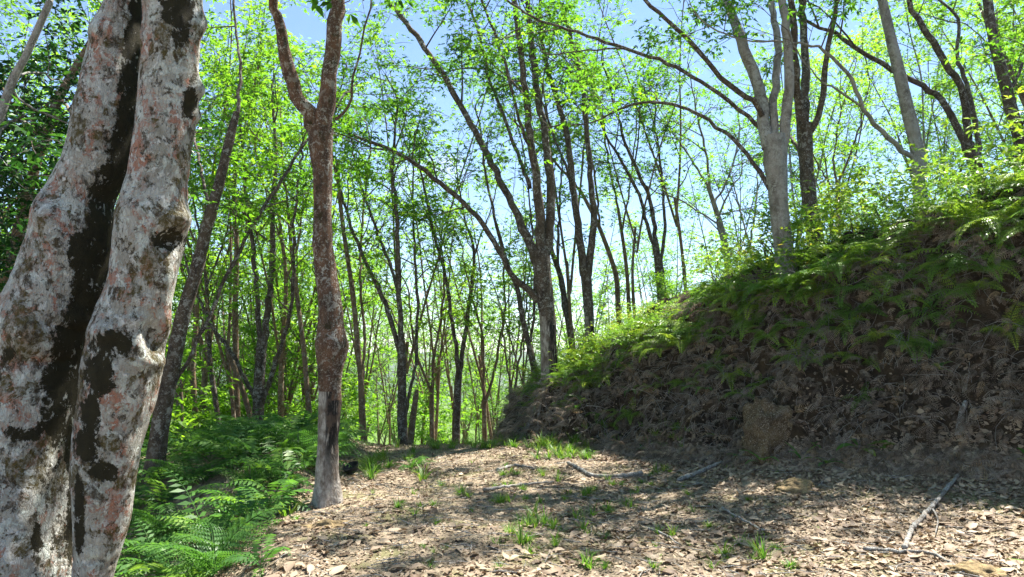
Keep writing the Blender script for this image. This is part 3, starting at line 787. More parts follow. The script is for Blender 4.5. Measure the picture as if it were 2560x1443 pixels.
traced_tree('cluster-stemmed tree behind the bank beside the slender arching tree', 17.0,
    [(1655, 740, 34), (1650, 690, 31), (1645, 640, 29)], [[(1648, 650, 18), (1640, 600, 17), (1625, 500, 15), (1600, 440, 14), (1570, 375, 12), (1548, 310, 10), (1520, 200, 8)], [(1644, 650, 16), (1618, 560, 14), (1590, 470, 13), (1550, 400, 11), (1510, 330, 8)],
     [(1652, 650, 14), (1662, 560, 12), (1655, 450, 10), (1640, 330, 8)]], 'bark_dark', 42, ns=14, reach=2.0, gstart=0.4)
traced_tree('thin upright tree left of the cluster-stemmed tree behind the bank', 18.0,
    [(1572, 760, 14), (1568, 690, 13), (1560, 620, 12), (1545, 520, 10)], [[(1545, 520, 9), (1520, 400, 8), (1500, 260, 6)], [(1555, 580, 8), (1575, 460, 7), (1590, 330, 5)]], 'bark_sunlit_tan', 43, reach=1.9)
traced_tree('spreading tree with many fine twigs above the middle of the bank', 17.5,
    [(1825, 700, 26), (1818, 650, 23), (1805, 575, 20), (1790, 525, 18), (1770, 465, 15)], [[(1770, 465, 10), (1720, 385, 8), (1680, 330, 6)], [(1775, 480, 11), (1765, 380, 9), (1740, 280, 7)], [(1785, 510, 9), (1830, 420, 8), (1850, 320, 6)], [(1822, 690, 14), (1806, 610, 12), (1795, 540, 9), (1830, 470, 6)], [(1795, 560, 7), (1700, 500, 6), (1640, 480, 4)]],
    'bark_grey', 44, reach=2.1, gstart=0.25, per_twig=13)
traced_tree('thin forked tree just left of the big pale grey tree on the bank', 18.0,
    [(1884, 690, 14), (1880, 650, 13), (1872, 600, 12)], [[(1872, 610, 8), (1850, 525, 7), (1830, 450, 5)], [(1876, 610, 9), (1890, 510, 8), (1895, 430, 5)]], 'bark_grey', 45, reach=1.6)
traced_tree('big pale grey tree with arching left limbs standing on the bank', 10.5,
    [(1962, 645, 60), (1957, 600, 53), (1948, 520, 54), (1942, 450, 60), (1938, 400, 68), (1938, 365, 72), (1936, 340, 66)],
    [[(1922, 370, 46), (1908, 320, 42), (1898, 225, 38), (1862, 125, 36), (1832, 40, 32), (1810, -20, 30)],
     [(1950, 370, 38), (1963, 330, 36), (1970, 225, 33), (1967, 100, 30), (1957, -10, 26)],
     [(1935, 350, 30), (1932, 270, 28), (1944, 170, 25), (1944, 90, 24), (1925, -10, 20)],
     [(1918, 345, 18), (1905, 325, 17), (1845, 270, 16), (1755, 205, 15), (1650, 150, 14), (1560, 120, 13), (1445, 80, 11), (1330, 42, 9)],
     [(1922, 470, 18), (1900, 430, 17), (1830, 345, 15), (1755, 290, 14), (1680, 260, 12), (1580, 262, 9), (1480, 305, 6)],
     [(1905, 290, 22), (1885, 255, 21), (1820, 210, 20), (1750, 130, 18), (1680, 60, 16), (1605, -10, 14)],
     [(1560, 122, 8), (1470, 128, 6), (1370, 135, 5)]],
    'bark_grey', 46, ns=30, ext=3.5, reach=1.8, gstart=0.45, step=0.5, dys=[0.5, -0.3, 0.6, 1.0, 1.5, -0.8, 1.2], per_twig=14, amp=0.07, flare=0.1)
traced_tree('dark speckled tree close behind the big pale grey tree on the bank', 12.5,
    [(2040, 610, 52), (2035, 575, 47), (2024, 500, 44), (2016, 420, 42), (2012, 350, 46), (2011, 310, 46)],
    [[(2008, 330, 34), (2000, 270, 30), (1990, 200, 26), (1987, 100, 23), (1975, -10, 20)], [(2012, 330, 34), (2012, 240, 30), (2013, 150, 26), (2002, -10, 22)],
     [(2018, 335, 24), (2040, 310, 22), (2055, 240, 20), (2067, 140, 18), (2095, -10, 14)], [(2008, 400, 14), (1990, 365, 13), (1965, 330, 11), (1930, 290, 8)]],
    'bark_dark', 47, ns=22, ext=3.5, reach=1.8, gstart=0.4, per_twig=15)
traced_tree('bare pale grey trunk with one crooked left limb on the bank', 11.2,
    [(2302, 520, 40), (2298, 450, 38), (2297, 400, 42), (2288, 350, 38), (2275, 300, 37), (2252, 200, 34), (2228, 100, 30), (2208, 10, 27), (2195, -60, 25)],
    [[(2280, 392, 20), (2255, 375, 19), (2205, 325, 18), (2158, 272, 17), (2130, 200, 15), (2080, 145, 13), (2045, 117, 11), (1955, 105, 8), (1880, 102, 6)],
     [(2158, 272, 10), (2110, 235, 9), (2065, 210, 7), (2040, 190, 5)], [(2208, 10, 24), (2190, -80, 20), (2180, -200, 14)]],
    'bark_grey', 48, ns=24, ext=3.5, reach=1.8, gstart=0.5, dys=[-0.9, -0.5, 0.0], per_twig=15, amp=0.06)
traced_tree('dark three-limbed tree near the right end of the bank', 12.4,
    [(2452, 470, 40), (2446, 435, 36), (2430, 390, 35), (2420, 360, 35)],
    [[(2415, 375, 24), (2400, 330, 22), (2355, 250, 20), (2305, 215, 18), (2250, 185, 17), (2160, 135, 15), (2090, 85, 13), (2005, 45, 10)], [(2422, 370, 26), (2420, 300, 25), (2400, 215, 23), (2360, 150, 22), (2320, 85, 20), (2270, 0, 17)],
     [(2442, 400, 22), (2450, 370, 20), (2436, 300, 19), (2416, 210, 17), (2392, 140, 14), (2396, 50, 11), (2350, 0, 9)]],
    'bark_dark', 49, ns=18, ext=3.0, reach=1.8, gstart=0.4, dys=[0.6, -0.5, 0.8], per_twig=15)
traced_tree('dark trunk at the far right edge of the view on the bank', 11.4,
    [(2575, 430, 36), (2556, 375, 34), (2530, 280, 33), (2506, 185, 31), (2482, 90, 28), (2468, 0, 26), (2455, -60, 24)],
    [[(2468, 0, 22), (2450, -90, 18), (2440, -200, 12)], [(2520, 240, 12), (2560, 150, 10), (2600, 40, 8)], [(2545, 330, 10), (2590, 260, 9), (2660, 160, 7)]], 'bark_dark', 50, ns=18, ext=3.0, reach=1.8, gstart=0.2, per_twig=15)
traced_tree('thin branching tree between the dark speckled tree and the bare grey trunk', 16.5,
    [(2098, 600, 18), (2095, 540, 16), (2094, 450, 15)], [[(2094, 460, 9), (2085, 400, 8), (2098, 300, 7), (2120, 220, 5)], [(2096, 460, 10), (2120, 400, 8), (2145, 330, 7), (2160, 260, 5)], [(2095, 490, 7), (2060, 440, 6), (2035, 390, 5)]],
    'bark_sunlit_tan', 51, reach=1.8, leafmat='leaf_far')
traced_tree('dense dark evergreen with a slanting pale stem at the far left', 8.0,
    [(-60, 560, 34), (-10, 330, 28), (35, 195, 24), (62, 145, 22), (125, 5, 20)], [[(125, 5, 18), (160, -90, 14), (200, -200, 10)], [(-10, 330, 12), (40, 300, 10), (90, 330, 8), (130, 400, 5)], [(-20, 380, 12), (30, 420, 10), (70, 480, 8), (110, 560, 5)], [(35, 195, 10), (90, 180, 8), (140, 200, 6)],
     [(-40, 480, 12), (10, 560, 10), (40, 640, 7)], [(30, 220, 10), (60, 260, 9), (150, 300, 6)]],
    'bark_grey', 52, ext=2.0, reach=1.3, leafmat='leaf_dark', gstart=0.05, step=0.28, per_twig=13, leaf=0.105, spread=1.6, name='evergreen_tree', wmul=0.42)
traced_tree('dark leafy tree with a brown slanting stem behind the old twin trunk', 9.5,
    [(60, 520, 30), (118, 330, 28), (150, 240, 27), (200, 155, 25), (250, 70, 22)], [[(250, 70, 20), (290, -20, 16), (330, -120, 12)], [(118, 330, 12), (60, 290, 10), (20, 240, 8)], [(150, 240, 12), (190, 300, 9), (215, 380, 6)], [(80, 450, 12), (120, 520, 9), (140, 600, 6)], [(80, 460, 12), (20, 520, 9), (-20, 600, 6)], [(130, 300, 12), (60, 360, 9), (10, 400, 6)], [(70, 500, 10), (60, 600, 8), (40, 700, 6)]],
    'bark_sunlit_tan', 53, ext=2.0, reach=1.5, leafmat='leaf_dark', gstart=0.05, step=0.28, per_twig=13, leaf=0.105, spread=1.6, name='evergreen_tree', wmul=0.42)

# roots laid bare under the tree at the bank tip
root_tree = [t for t in ALLTREES if 'bare roots' in t['label']][0]
rs = np.random.RandomState(5)
bx, by = PX(1376, 13.4), 13.4
for ang, L in ((3.5, 1.1), (3.95, 0.9), (4.35, 0.8), (2.9, 0.9), (5.1, 0.7), (4.7, 0.6)):
    q = []; a = ang
    for k in range(7):
        r_ = 0.10 + L * k / 6; a += rs.randn() * 0.10
        x, y = bx + math.cos(a) * r_, by + math.sin(a) * r_
        q.append((x, y, H(x, y) + 0.025 + 0.20 * math.exp(-k * 1.1)))
    pp, rr = resample(q, np.linspace(0.06, 0.014, len(q)), 0.06)
    V, N, Fq = stem_mesh(pp, rr, 8, 3, 0.2, 9)
    link('root', MB().add(V.reshape(-1, 3), Fq).mesh('root', M['stick'], np.array(root_tree.location), True), root_tree)

# ------------------------------------------------------------------ grove in the background: five kinds, copied
def make_generic(seed, bark, hgt, nl, reach, per, slim=1.0):
    rs = np.random.RandomState(seed)
    root = empty('rubber_tree', (0, 0, -200), None, 'tree')
    fork = hgt * rs.uniform(0.2, 0.32)
    lean = rs.randn(2) * 0.06
    q = np.array([(0, 0, -0.3), (lean[0] * 0.3, lean[1] * 0.3, fork * 0.5), (lean[0] * fork, lean[1] * fork, fork)])
    pp, rr = resample(q, np.array((0.10, 0.08, 0.072)) * slim, 0.3)
    V, N, Fq = stem_mesh(pp, rr, 9, seed, 0.08, 6)
    link('trunk', MB().add(V.reshape(-1, 3), Fq).mesh('trunk', M[bark], smooth=True), root)
    lims = []
    for k in range(nl):
        a = k * 6.28 / nl + rs.rand(); d = unit(np.array((math.cos(a) * 0.22, math.sin(a) * 0.22, 1.0)))
        p = [pp[-1] - np.array((0, 0, 0.25 + rs.rand() * 0.6))]; n = 6; ln = (hgt - fork) * rs.uniform(0.75, 1.05)
        for j in range(n):
            p.append(p[-1] + d * ln / n); d = unit(d + rs.randn(3) * 0.055)
        p2, r2 = resample(p, np.linspace(0.048, 0.010, n + 1) * slim ** 0.6, 0.4)
        V, N, Fq = stem_mesh(p2, r2, 7, seed + k, 0.06, 6)
        link('limb', MB().add(V.reshape(-1, 3), Fq).mesh('limb', M[bark], smooth=True), root)
        lims.append((p2, r2))
    tb, lb = grow(rs, lims, 0.06, 0.45, reach, 0.115, per + 5, tw_step=0.3)
    tag(link('twigs', tb.mesh('twigs', M['twig']), root), kind='stuff')
    tag(link('crown', lb.mesh('crown', M['leaf_far']), root), kind='stuff')
    return root
GEN = [make_generic(101, 'bark_sunlit_tan', 11, 3, 2.0, 9), make_generic(102, 'bark_sunlit_tan', 13, 4, 2.2, 9), make_generic(103, 'bark_sunlit_tan', 14, 3, 2.4, 9), make_generic(104, 'bark_sunlit_tan', 10, 4, 1.9, 9), make_generic(105, 'bark_grey', 12, 3, 2.1, 8)]
SLIM = [make_generic(111, 'bark_sunlit_tan', 9, 2, 1.2, -2, 0.45), make_generic(112, 'bark_sunlit_tan', 11, 2, 1.2, -2, 0.5), make_generic(113, 'bark_sunlit_tan', 8, 3, 1.1, -2, 0.4)]
rs = np.random.RandomState(900)
ZONES = [  # u range, Y range, count, label, group
    ((330, 800), (17, 34), 20, 'rubber tree in the bright grove behind the left ferns', 'grove behind the left ferns'),
    ((-250, 330), (12, 30), 10, 'rubber tree hidden among the foliage behind the twin-stemmed tree', 'trees behind the twin-stemmed tree'),
    ((830, 1330), (27, 65), 16, 'sunlit rubber tree down the slope beyond the path crest', 'trees down the slope beyond the crest'),
    ((1340, 1950), (20, 42), 12, 'rubber tree in the rows behind the middle of the bank', 'trees behind the bank'),
    ((1960, 2750), (17, 36), 13, 'rubber tree in the background above the right end of the bank', 'trees above the right end of the bank')]
for (u0, u1), (y0, y1), n, lab, grp in ZONES:
    for k in range(n):
        u = u0 + (u1 - u0) * (k + rs.uniform(0.1, 0.9)) / n
        Yk = y0 + (y1 - y0) * ((k * 0.618 + rs.uniform(0, 0.25)) % 1.0)
        x = PX(u, Yk)
        copy_tree(GEN[rs.randint(5)], (x, Yk, H(x, Yk) - 0.05), rs.uniform(0, 6.28), rs.uniform(0.8, 1.15), lab, grp, (rs.randn() * 0.05, -0.05 * np.sign(x) + rs.randn() * 0.05))
for x, y, k, sc0, lab in ((6.2, 3.4, 0, 0.95, 'unseen rubber tree added right of the camera to shade the path'),):  # out of view, added to throw shade on the foreground
    copy_tree(GEN[k], (x, y, H(x, y) - 0.05), 1.3 + x, sc0, lab, 'added shade trees out of view')
for (u0, u1), (y0, y1), n, lab, grp in [((430, 800), (15, 27), 8, 'slender young stem in the grove behind the left ferns', 'slender stems in the left grove'),
                                        ((840, 1330), (15.5, 28), 17, 'slender young stem just beyond the path crest', 'slender stems beyond the crest'),
                                        ((1400, 1900), (16, 24), 9, 'slender young stem behind the bank ridge', 'slender stems behind the bank')]:
    for k in range(n):
        u = u0 + (u1 - u0) * (k + rs.uniform(0.1, 0.9)) / n; Yk = y0 + (y1 - y0) * ((k * 0.618 + rs.uniform(0, 0.25)) % 1.0); x = PX(u, Yk)
        copy_tree(SLIM[rs.randint(3)], (x, Yk, H(x, Yk) - 0.05), rs.uniform(0, 6.28), rs.uniform(0.75, 1.2), lab, grp, (rs.randn() * 0.06, rs.randn() * 0.06))
for g in GEN + SLIM:
    for ch in list(g.children):
        bpy.data.objects.remove(ch)
    bpy.data.objects.remove(g)

# ------------------------------------------------------------------ undergrowth shrubs
def make_shrub(seed, hgt, mat, leaf, per):
    rs = np.random.RandomState(seed)
    root = empty('shrub', (0, 0, -200), None, 'shrub')
    lims, sb = [], MB()
    for k in range(7):
        a = rs.uniform(0, 6.28); d = unit(np.array((math.cos(a) * 0.55, math.sin(a) * 0.55, 1.0))); p = [np.array((math.cos(a) * 0.06, math.sin(a) * 0.06, -0.1))]
        for j in range(4):
            p.append(p[-1] + d * hgt / 4 * rs.uniform(0.7, 1.1)); d = unit(d + rs.randn(3) * 0.16)
        p2, r2 = resample(p, np.linspace(0.02, 0.006, 5), 0.15)
        V, N, Fq = stem_mesh(p2, r2, 5, seed + k); sb.add(V.reshape(-1, 3), Fq); lims.append((p2, r2))
    tag(link('stems', sb.mesh('stems', M['twig']), root), kind='stuff')
    tb, lb = grow(rs, lims, 0.15, 0.26, 0.7, leaf, per, tw_step=0.2)
    tag(link('foliage', lb.mesh('foliage', M[mat]), root), kind='stuff')
    return root
SH = [make_shrub(201, 1.4, 'leaf_far', 0.12, 7), make_shrub(202, 1.9, 'leaf_far', 0.13, 7), make_shrub(203, 1.2, 'leaf_far', 0.11, 8), make_shrub(204, 2.4, 'leaf_far', 0.14, 7)]
rs = np.random.RandomState(901)
for (u0, u1), (y0, y1), n, lab, grp, sc0 in [
    ((340, 800), (16, 30), 44, 'bright green shrub in the understorey of the left grove', 'understorey of the left grove', 1.0),
    ((-200, 330), (9.5, 17), 14, 'green shrub in the thicket behind the twin-stemmed tree', 'thicket behind the twin-stemmed tree', 1.2),
    ((840, 1330), (19, 45), 15, 'sunlit shrub on the slope beyond the path crest', 'shrubs on the slope beyond the crest', 0.8),
    ((1390, 2000), (15.5, 22), 12, 'bright shrub behind the ridge of the bank', 'shrubs behind the ridge of the bank', 0.38)]:
    for k in range(n):
        u = u0 + (u1 - u0) * (k + rs.uniform(0, 1)) / n
        Yk = y0 + (y1 - y0) * ((k * 0.618 + rs.uniform(0, 0.2)) % 1.0)
        x = PX(u, Yk)
        copy_tree(SH[rs.randint(4)], (x, Yk, H(x, Yk) - 0.03), rs.uniform(0, 6.28), sc0 * rs.uniform(0.7, 1.25), lab, grp)
for g in SH:
    for ch in list(g.children):
        bpy.data.objects.remove(ch)
    bpy.data.objects.remove(g)

# ------------------------------------------------------------------ where a photo pixel meets the ground
def G(u, v, lo=3.0, hi=30.0):
    Ys = np.arange(lo, hi, 0.03)
    a, b = (u - CU) / F_PX, (CV - v) / F_PX
    t = Ys / (CP - b * SP)
    x, z = a * t, CAM_Z + t * (SP + b * CP)
    hit = np.nonzero(z < terrain_at(x, Ys)[0])[0]
    i = hit[0] if len(hit) else len(Ys) - 1
    return np.array((x[i], Ys[i], H(x[i], Ys[i])))

# ------------------------------------------------------------------ ferns
def frond(rs, L=0.7, pairs=15, pl=0.085, e0=1.1, droop=1.5, wfrac=0.22, curl=0.0, two=False, thin=1):
    """a pinnate frond springing from the origin towards +X"""
    mb = MB(); n = pairs + 3
    t = np.linspace(0, 1, n); ang = e0 - droop * t ** 1.2 + rs.randn() * 0.08
    st = np.stack((np.cos(ang), 0.10 * np.sin(t * 3 + rs.rand() * 6), np.sin(ang)), -1) * (L / n)
    pts = np.cumsum(st, 0); pts -= pts[0]
    ps = pts[::thin]; V, N, Fq = tube(ps, np.linspace(0.0042, 0.0012, len(ps)), 3); mb.add(V.reshape(-1, 3), Fq, 0.25)
    B, D, NN, LL, RR = [], [], [], [], []
    for i in range(2, n):
        T = unit(pts[i] - pts[i - 1]); up = unit(np.cross(T, np.array((0, 1.0, 0)))) * -1
        if up[2] < 0 and abs(ang[i]) < 1.2: up = -up
        ti = (i - 1) / (n - 2)
        prof = (0.55 + 0.45 * min(1, ti * 5)) * (1 - max(0, (ti - 0.45) / 0.55) ** 1.5 * 0.9)
        if two: prof = (1.05 - ti) * min(1, ti * 6 + 0.3)
        for sgn in (-1, 1):
            d = unit(np.array((0, sgn, 0)) * 1.0 + T * (0.28 + 0.25 * ti + rs.randn() * 0.05) - up * (0.18 + curl * rs.uniform(0.5, 1.5)))
            if two:
                L2 = pl * prof * rs.uniform(0.9, 1.1); m_ = max(3, int(L2 / 0.022))
                for q in range(m_):
                    f = (q + 0.6) / m_; p = pts[i] + d * L2 * f
                    for s2 in (-1, 1):
                        dd = unit(T * s2 * 1.0 + d * 0.55 - up * 0.15)
                        B.append(p); D.append(dd); NN.append(up + rs.randn(3) * 0.12); LL.append(0.042 * (1.1 - f) + 0.008); RR.append(rs.rand() * 0.3)
            else:
                B.append(pts[i]); D.append(d); NN.append(up + rs.randn(3) * 0.15); LL.append(pl * prof * rs.uniform(0.9, 1.1)); RR.append(rs.rand() * 0.3)
    rr = rs.rand() * 0.6
    LL = np.array(LL)
    leaf_quads(mb, np.array(B), np.array(D), np.array(NN), LL, np.maximum(LL * wfrac, 0.006), np.clip(np.array(RR) + rr, 0, 1), 0.15)
    return mb

rs = np.random.RandomState(300)
FR = [frond(rs, rs.uniform(0.5, 0.8), rs.randint(9, 14), rs.uniform(0.10, 0.16), rs.uniform(0.6, 1.25), rs.uniform(1.2, 2.1), 0.32) for k in range(8)]
FRB = [f.mesh('frond', M['fern_bank']) for f in FR]; FR = [f.mesh('frond', M['fern']) for f in FR]
FR2 = [frond(rs, rs.uniform(0.6, 0.8), 12, rs.uniform(0.26, 0.34), rs.uniform(0.8, 1.2), rs.uniform(1.1, 1.5), 0.34, two=True).mesh('frond', M['fern']) for k in range(4)]
def fern_plant(loc, label, group, n, s, rs, two=False, bright=False):
    root = empty('fern', loc, label, 'fern', group)
    a0 = rs.uniform(0, 6.28)
    for k in range(n):
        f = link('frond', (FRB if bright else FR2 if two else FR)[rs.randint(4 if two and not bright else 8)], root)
        f.rotation_euler = (rs.randn() * 0.15, rs.uniform(-0.35, 0.3), a0 + k * 6.283 / n + rs.randn() * 0.25)
        q = s * rs.uniform(0.75, 1.2); f.scale = (q, q, q)
    return root
pos, tries = [], 0
while len(pos) < 105 and tries < 6000:
    tries += 1
    y = rs.uniform(4.2, 12.4); xb = np.interp(y, [4.2, 5, 6.5, 8, 10, 12.4], [-2.25, -2.4, -2.65, -2.75, -2.75, -2.9])
    x = xb - abs(rs.randn()) * 1.5
    u = CU + F_PX * x / y
    if u < 250 or any((x - a) ** 2 + (y - b) ** 2 < 0.06 for a, b in pos): continue
    pos.append((x, y))
for x, y in pos:
    near = y < 5.9; u = CU + F_PX * x / y
    w = ('in the far rank under the left grove' if y > 9.5 else 'close behind the twin-stemmed tree' if u < 470 else 'in the middle of the undergrowth left of the path' if u < 620 else 'close left of the red-brown tree')
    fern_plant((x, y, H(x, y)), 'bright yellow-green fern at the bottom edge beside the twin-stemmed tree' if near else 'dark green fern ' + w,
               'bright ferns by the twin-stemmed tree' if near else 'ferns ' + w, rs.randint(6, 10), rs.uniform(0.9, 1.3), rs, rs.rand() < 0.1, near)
for u, v, lab in [(655, 1425, 'low fern spreading over the litter at the lower left edge of the path'), (1030, 1175, 'small fern among grass at the left of the path, right of the black cup'), (600, 1330, 'single fern hanging over the bare soil left of the path')]:
    fern_plant(G(u, v), lab, None, 6, 0.75, rs)

# bank ferns: where they stand along the foot line
seg = FOOT[:10]; sl = np.linalg.norm(np.diff(seg, axis=0), axis=1); scum = np.concatenate(([0], np.cumsum(sl)))
SIDE = {}
def along(s, d):
    i = min(np.searchsorted(scum, s, 'right') - 1, len(sl) - 1); f = (s - scum[i]) / sl[i]
    p = seg[i] * (1 - f) + seg[i + 1] * f; e = unit(seg[i + 1] - seg[i]); nrm = np.array((-e[1], e[0]))
    if i not in SIDE: SIDE[i] = 1 if bank_d(np.array([p[0] + nrm[0]]), np.array([p[1] + nrm[1]]))[0] > 0 else -1
    nrm = nrm * SIDE[i]
    return p + nrm * d, nrm
STOT = scum[8] + 1.4
BF = []
for k in range(8):
    mbs = MB(); n = rs.randint(6, 10); two = k % 2 == 0
    for j in range(n):
        f = frond(rs, rs.uniform(0.45, 0.8), 11 if two else 14, 0.24 if two else 0.085, rs.uniform(0.6, 1.2), rs.uniform(1.0, 1.9), 0.34 if two else 0.25, two=two)
        a = j * 6.283 / n + rs.randn() * 0.25; c, s_ = math.cos(a), math.sin(a)
        R = np.array(((c, -s_, 0), (s_, c, 0), (0, 0, 1)))
        mbs.add(np.concatenate(f.V) @ R.T, np.concatenate(f.F), np.concatenate(f.R))
    BF.append(mbs.mesh('fern', M['fern_bank']))
for k in range(290):
    s = STOT * ((k + rs.rand()) / 290) ** 0.82; d = (0.3 + 0.25 * rs.rand(), 0.84 + abs(rs.randn()) * 0.7, 0.55 + 0.3 * rs.rand(), 0.72 + abs(rs.randn()) * 0.5, 0.84 + abs(rs.randn()) * 0.8, 0.6 + 0.4 * rs.rand(), 0.8 + abs(rs.randn()) * 0.5)[k % 7]
    p, nr = along(s, d)
    o = link('fern', BF[rs.randint(8)], None, (p[0], p[1], H(p[0], p[1]) - 0.02))
    nn = slope_n(np.array([p[0]]), np.array([p[1]]), 0.25)[0]; nn = unit(nn * np.array((1, 1, 1)) + np.array((0, 0, 1.2)))
    qd = Vector(nn).to_track_quat('Z', 'Y').to_matrix().to_4x4()
    from mathutils import Matrix
    q = rs.uniform(0.45, 0.75) if d < 0.55 else rs.uniform(0.65, 1.05) if d < 0.84 else rs.uniform(0.8, 1.25) * (1.15 if p[0] > 3.6 else 1.0)
    o.matrix_world = Matrix.Translation((p[0], p[1], H(p[0], p[1]) - 0.02)) @ qd @ Matrix.Rotation(rs.uniform(0, 6.28), 4, 'Z') @ Matrix.Scale(q, 4)
    if d < 0.6:
        u = CU + F_PX * p[0] / p[1]
        w = 'left part of the dark bank face' if u < 1700 else 'bank face above the earth clod' if u < 2050 else 'right part of the dark bank face'
        tag(o, 'green fern growing out of the ' + w, 'fern', 'ferns on the ' + w)
    else:
        u = CU + F_PX * p[0] / p[1]
        w = ('at the low tip of the bank' if u < 1560 else 'on the bank between the two-limbed tree and the big pale grey tree' if u < 1860 else 'around the foot of the big pale grey tree' if u < 2090
             else 'on the bank below the bare pale grey trunk' if u < 2360 else 'at the high right end of the bank')
        tag(o, 'green fern ' + w, 'fern', 'ferns ' + w)
# leafy shrubs among them
SB = []
for k in range(3):
    SB.append(make_shrub(220 + k, 0.6, 'fern_bank', 0.10, 6))
for k in range(40):
    p, nr = along(STOT * (k + rs.rand()) / 40, rs.uniform(0.8, 2.8))
    copy_tree(SB[k % 3], (p[0], p[1], H(p[0], p[1]) - 0.03), rs.uniform(0, 6.28), rs.uniform(0.4, 0.8) * (1.35 if p[0] > 3.6 else 0.9), 'small leafy shrub among the ferns on top of the bank', 'shrubs among the bank ferns')
for g in SB:
    for ch in list(g.children): bpy.data.objects.remove(ch)
    bpy.data.objects.remove(g)

# dead fronds hanging down the face
DV = []
for k in range(10):
    DV.append(frond(rs, rs.uniform(0.22, 0.45), 14, rs.uniform(0.045, 0.075), rs.uniform(-0.3, 0.7), rs.uniform(1.4, 2.6), 0.14, curl=0.5, thin=3))
dm = MB()
for k in range(8200):
    s = STOT * rs.rand(); d = rs.uniform(-0.3, 1.25)
    p, nr = along(s, d)
    z, m_ = terrain_at(np.array([p[0]]), np.array([p[1]]))
    f = DV[rs.randint(10)]
    a = math.atan2(-nr[1], -nr[0]) + rs.randn() * 0.6; c, s_ = math.cos(a), math.sin(a)
    R = np.array(((c, -s_, 0), (s_, c, 0), (0, 0, 1)))
    b, e = rs.randn() * 0.7, rs.randn() * 0.55
    R = R @ np.array(((1, 0, 0), (0, math.cos(b), -math.sin(b)), (0, math.sin(b), math.cos(b)))) @ np.array(((math.cos(e), 0, math.sin(e)), (0, 1, 0), (-math.sin(e), 0, math.cos(e))))
    q = rs.uniform(0.45, 1.1)
    dm.add(np.concatenate(f.V) * q @ R.T + np.array((p[0], p[1], z[0] + 0.01)), np.concatenate(f.F), np.clip(np.concatenate(f.R) * 0.4 + rs.rand() ** 1.3 * 0.9, 0, 1))
tag(link('dead_ferns', dm.mesh('dead_ferns', M['dead_fern'])), 'mat of dead brown fern fronds hanging down the bank face', 'dead ferns', kind='stuff')

# fine hanging roots and stems on the face
hm = MB()
for k in range(1900):
    p, nr = along(STOT * rs.rand(), rs.uniform(0.0, 1.15)); z = H(p[0], p[1]); L = rs.uniform(0.12, 0.6)
    d = unit(np.array((-nr[0] * 0.7, -nr[1] * 0.7, rs.uniform(-0.6, 0.8))) + rs.randn(3) * 0.5); q = [np.array((p[0], p[1], z))]
    for j in range(4):
        q.append(q[-1] + d * L / 4); d = unit(d + rs.randn(3) * 0.25 + np.array((0, 0, -0.25)))
    V, N, Fq = tube(np.array(q), np.linspace(0.0042, 0.0015, 5), 3); hm.add(V.reshape(-1, 3), Fq)
tag(link('hanging_roots', hm.mesh('hanging_roots', M['stick'])), 'fine dry roots and stems hanging from the bank face', 'roots', kind='stuff')

# ------------------------------------------------------------------ leaf litter
def litter_leaves(rs, n, size):
    """(n, 15, 3) curled dry leaves and their quads"""
    u = np.linspace(0, 1, 5); w = np.array((0.10, 0.85, 1.0, 0.62, 0.04))
    L = size[:, None, None]; W = L * rs.uniform(0.36, 0.52, n)[:, None, None]
    k1 = rs.uniform(-0.6, 0.9, n)[:, None, None]; k2 = rs.uniform(-0.5, 0.9, n)[:, None, None]; tw = rs.randn(n)[:, None, None] * 0.35
    uu = np.broadcast_to(u[None, :, None], (n, 5, 3)); ss = np.broadcast_to(np.array((-1.0, 0, 1.0))[None, None, :], (n, 5, 3))
    x = (uu - 0.5) * L; y = ss * w[None, :, None] * W * 0.5 + 0.04 * L * np.sin(uu * 3 + tw * 5)
    z = k1 * L * (uu - 0.5) ** 2 + k2 * np.abs(y) * 0.55 + tw * ss * (uu - 0.5) * L * 0.4 + rs.randn(n, 5, 3) * L * 0.02
    V = np.stack((x, y, z), -1).reshape(n, 15, 3)
    f = np.array([(i * 3 + j, i * 3 + j + 1, i * 3 + j + 4, i * 3 + j + 3) for i in range(4) for j in range(2)])
    return V, f
def place_flat(rs, V, X, Y, lift=(0.003, 0.02), tilt=0.17):
    n = len(X); Nn = unit(slope_n(X, Y) + rs.randn(n, 3) * tilt)
    a = rs.rand(n) * 6.283; t = unit(np.stack((np.cos(a), np.sin(a), np.zeros(n)), -1)); t = unit(t - Nn * (t * Nn).sum(1, keepdims=True)); b = np.cross(Nn, t)
    O = np.stack((X, Y, terrain_at(X, Y)[0] + rs.uniform(*lift, n)), -1)
    return O[:, None] + V[..., 0:1] * t[:, None] + V[..., 1:2] * b[:, None] + V[..., 2:3] * Nn[:, None]
rs = np.random.RandomState(400)
n0 = 34000
X = rs.uniform(-4.4, 7.6, n0); Yv = 3.6 + 10.6 * rs.rand(n0) ** 1.25
dd = bank_d(X, Yv)
dens = 0.62 + 0.55 * fbm(X * 0.9, Yv * 0.9, None, 44, 3)
dens = dens - 0.38 * np.exp(-((X + 0.35) / 0.9) ** 2) * sstep(4.6, 6.0, Yv) + 0.25 * sstep(1.0, 2.6, X)
keep = (rs.rand(n0) < dens) & (dd < 0.04) & (np.abs(X) < Yv * 0.85 + 0.5)
X, Yv = X[keep], Yv[keep]
ex = []              # drifted against the foot of the bank
while len(ex) < 8000:
    p, nr = along(STOT * rs.rand(), rs.uniform(-0.8, 0.04)); ex.append(p)
ex = np.array(ex); X = np.concatenate((X, ex[:, 0])); Yv = np.concatenate((Yv, ex[:, 1]))
size = np.clip(np.exp(rs.randn(len(X)) * 0.38 + math.log(0.068)), 0.025, 0.15)
V, f = litter_leaves(rs, len(X), size)
W_ = place_flat(rs, V, X, Yv)
Fa = (f[None] + (np.arange(len(X)) * 15)[:, None, None]).reshape(-1, 4)
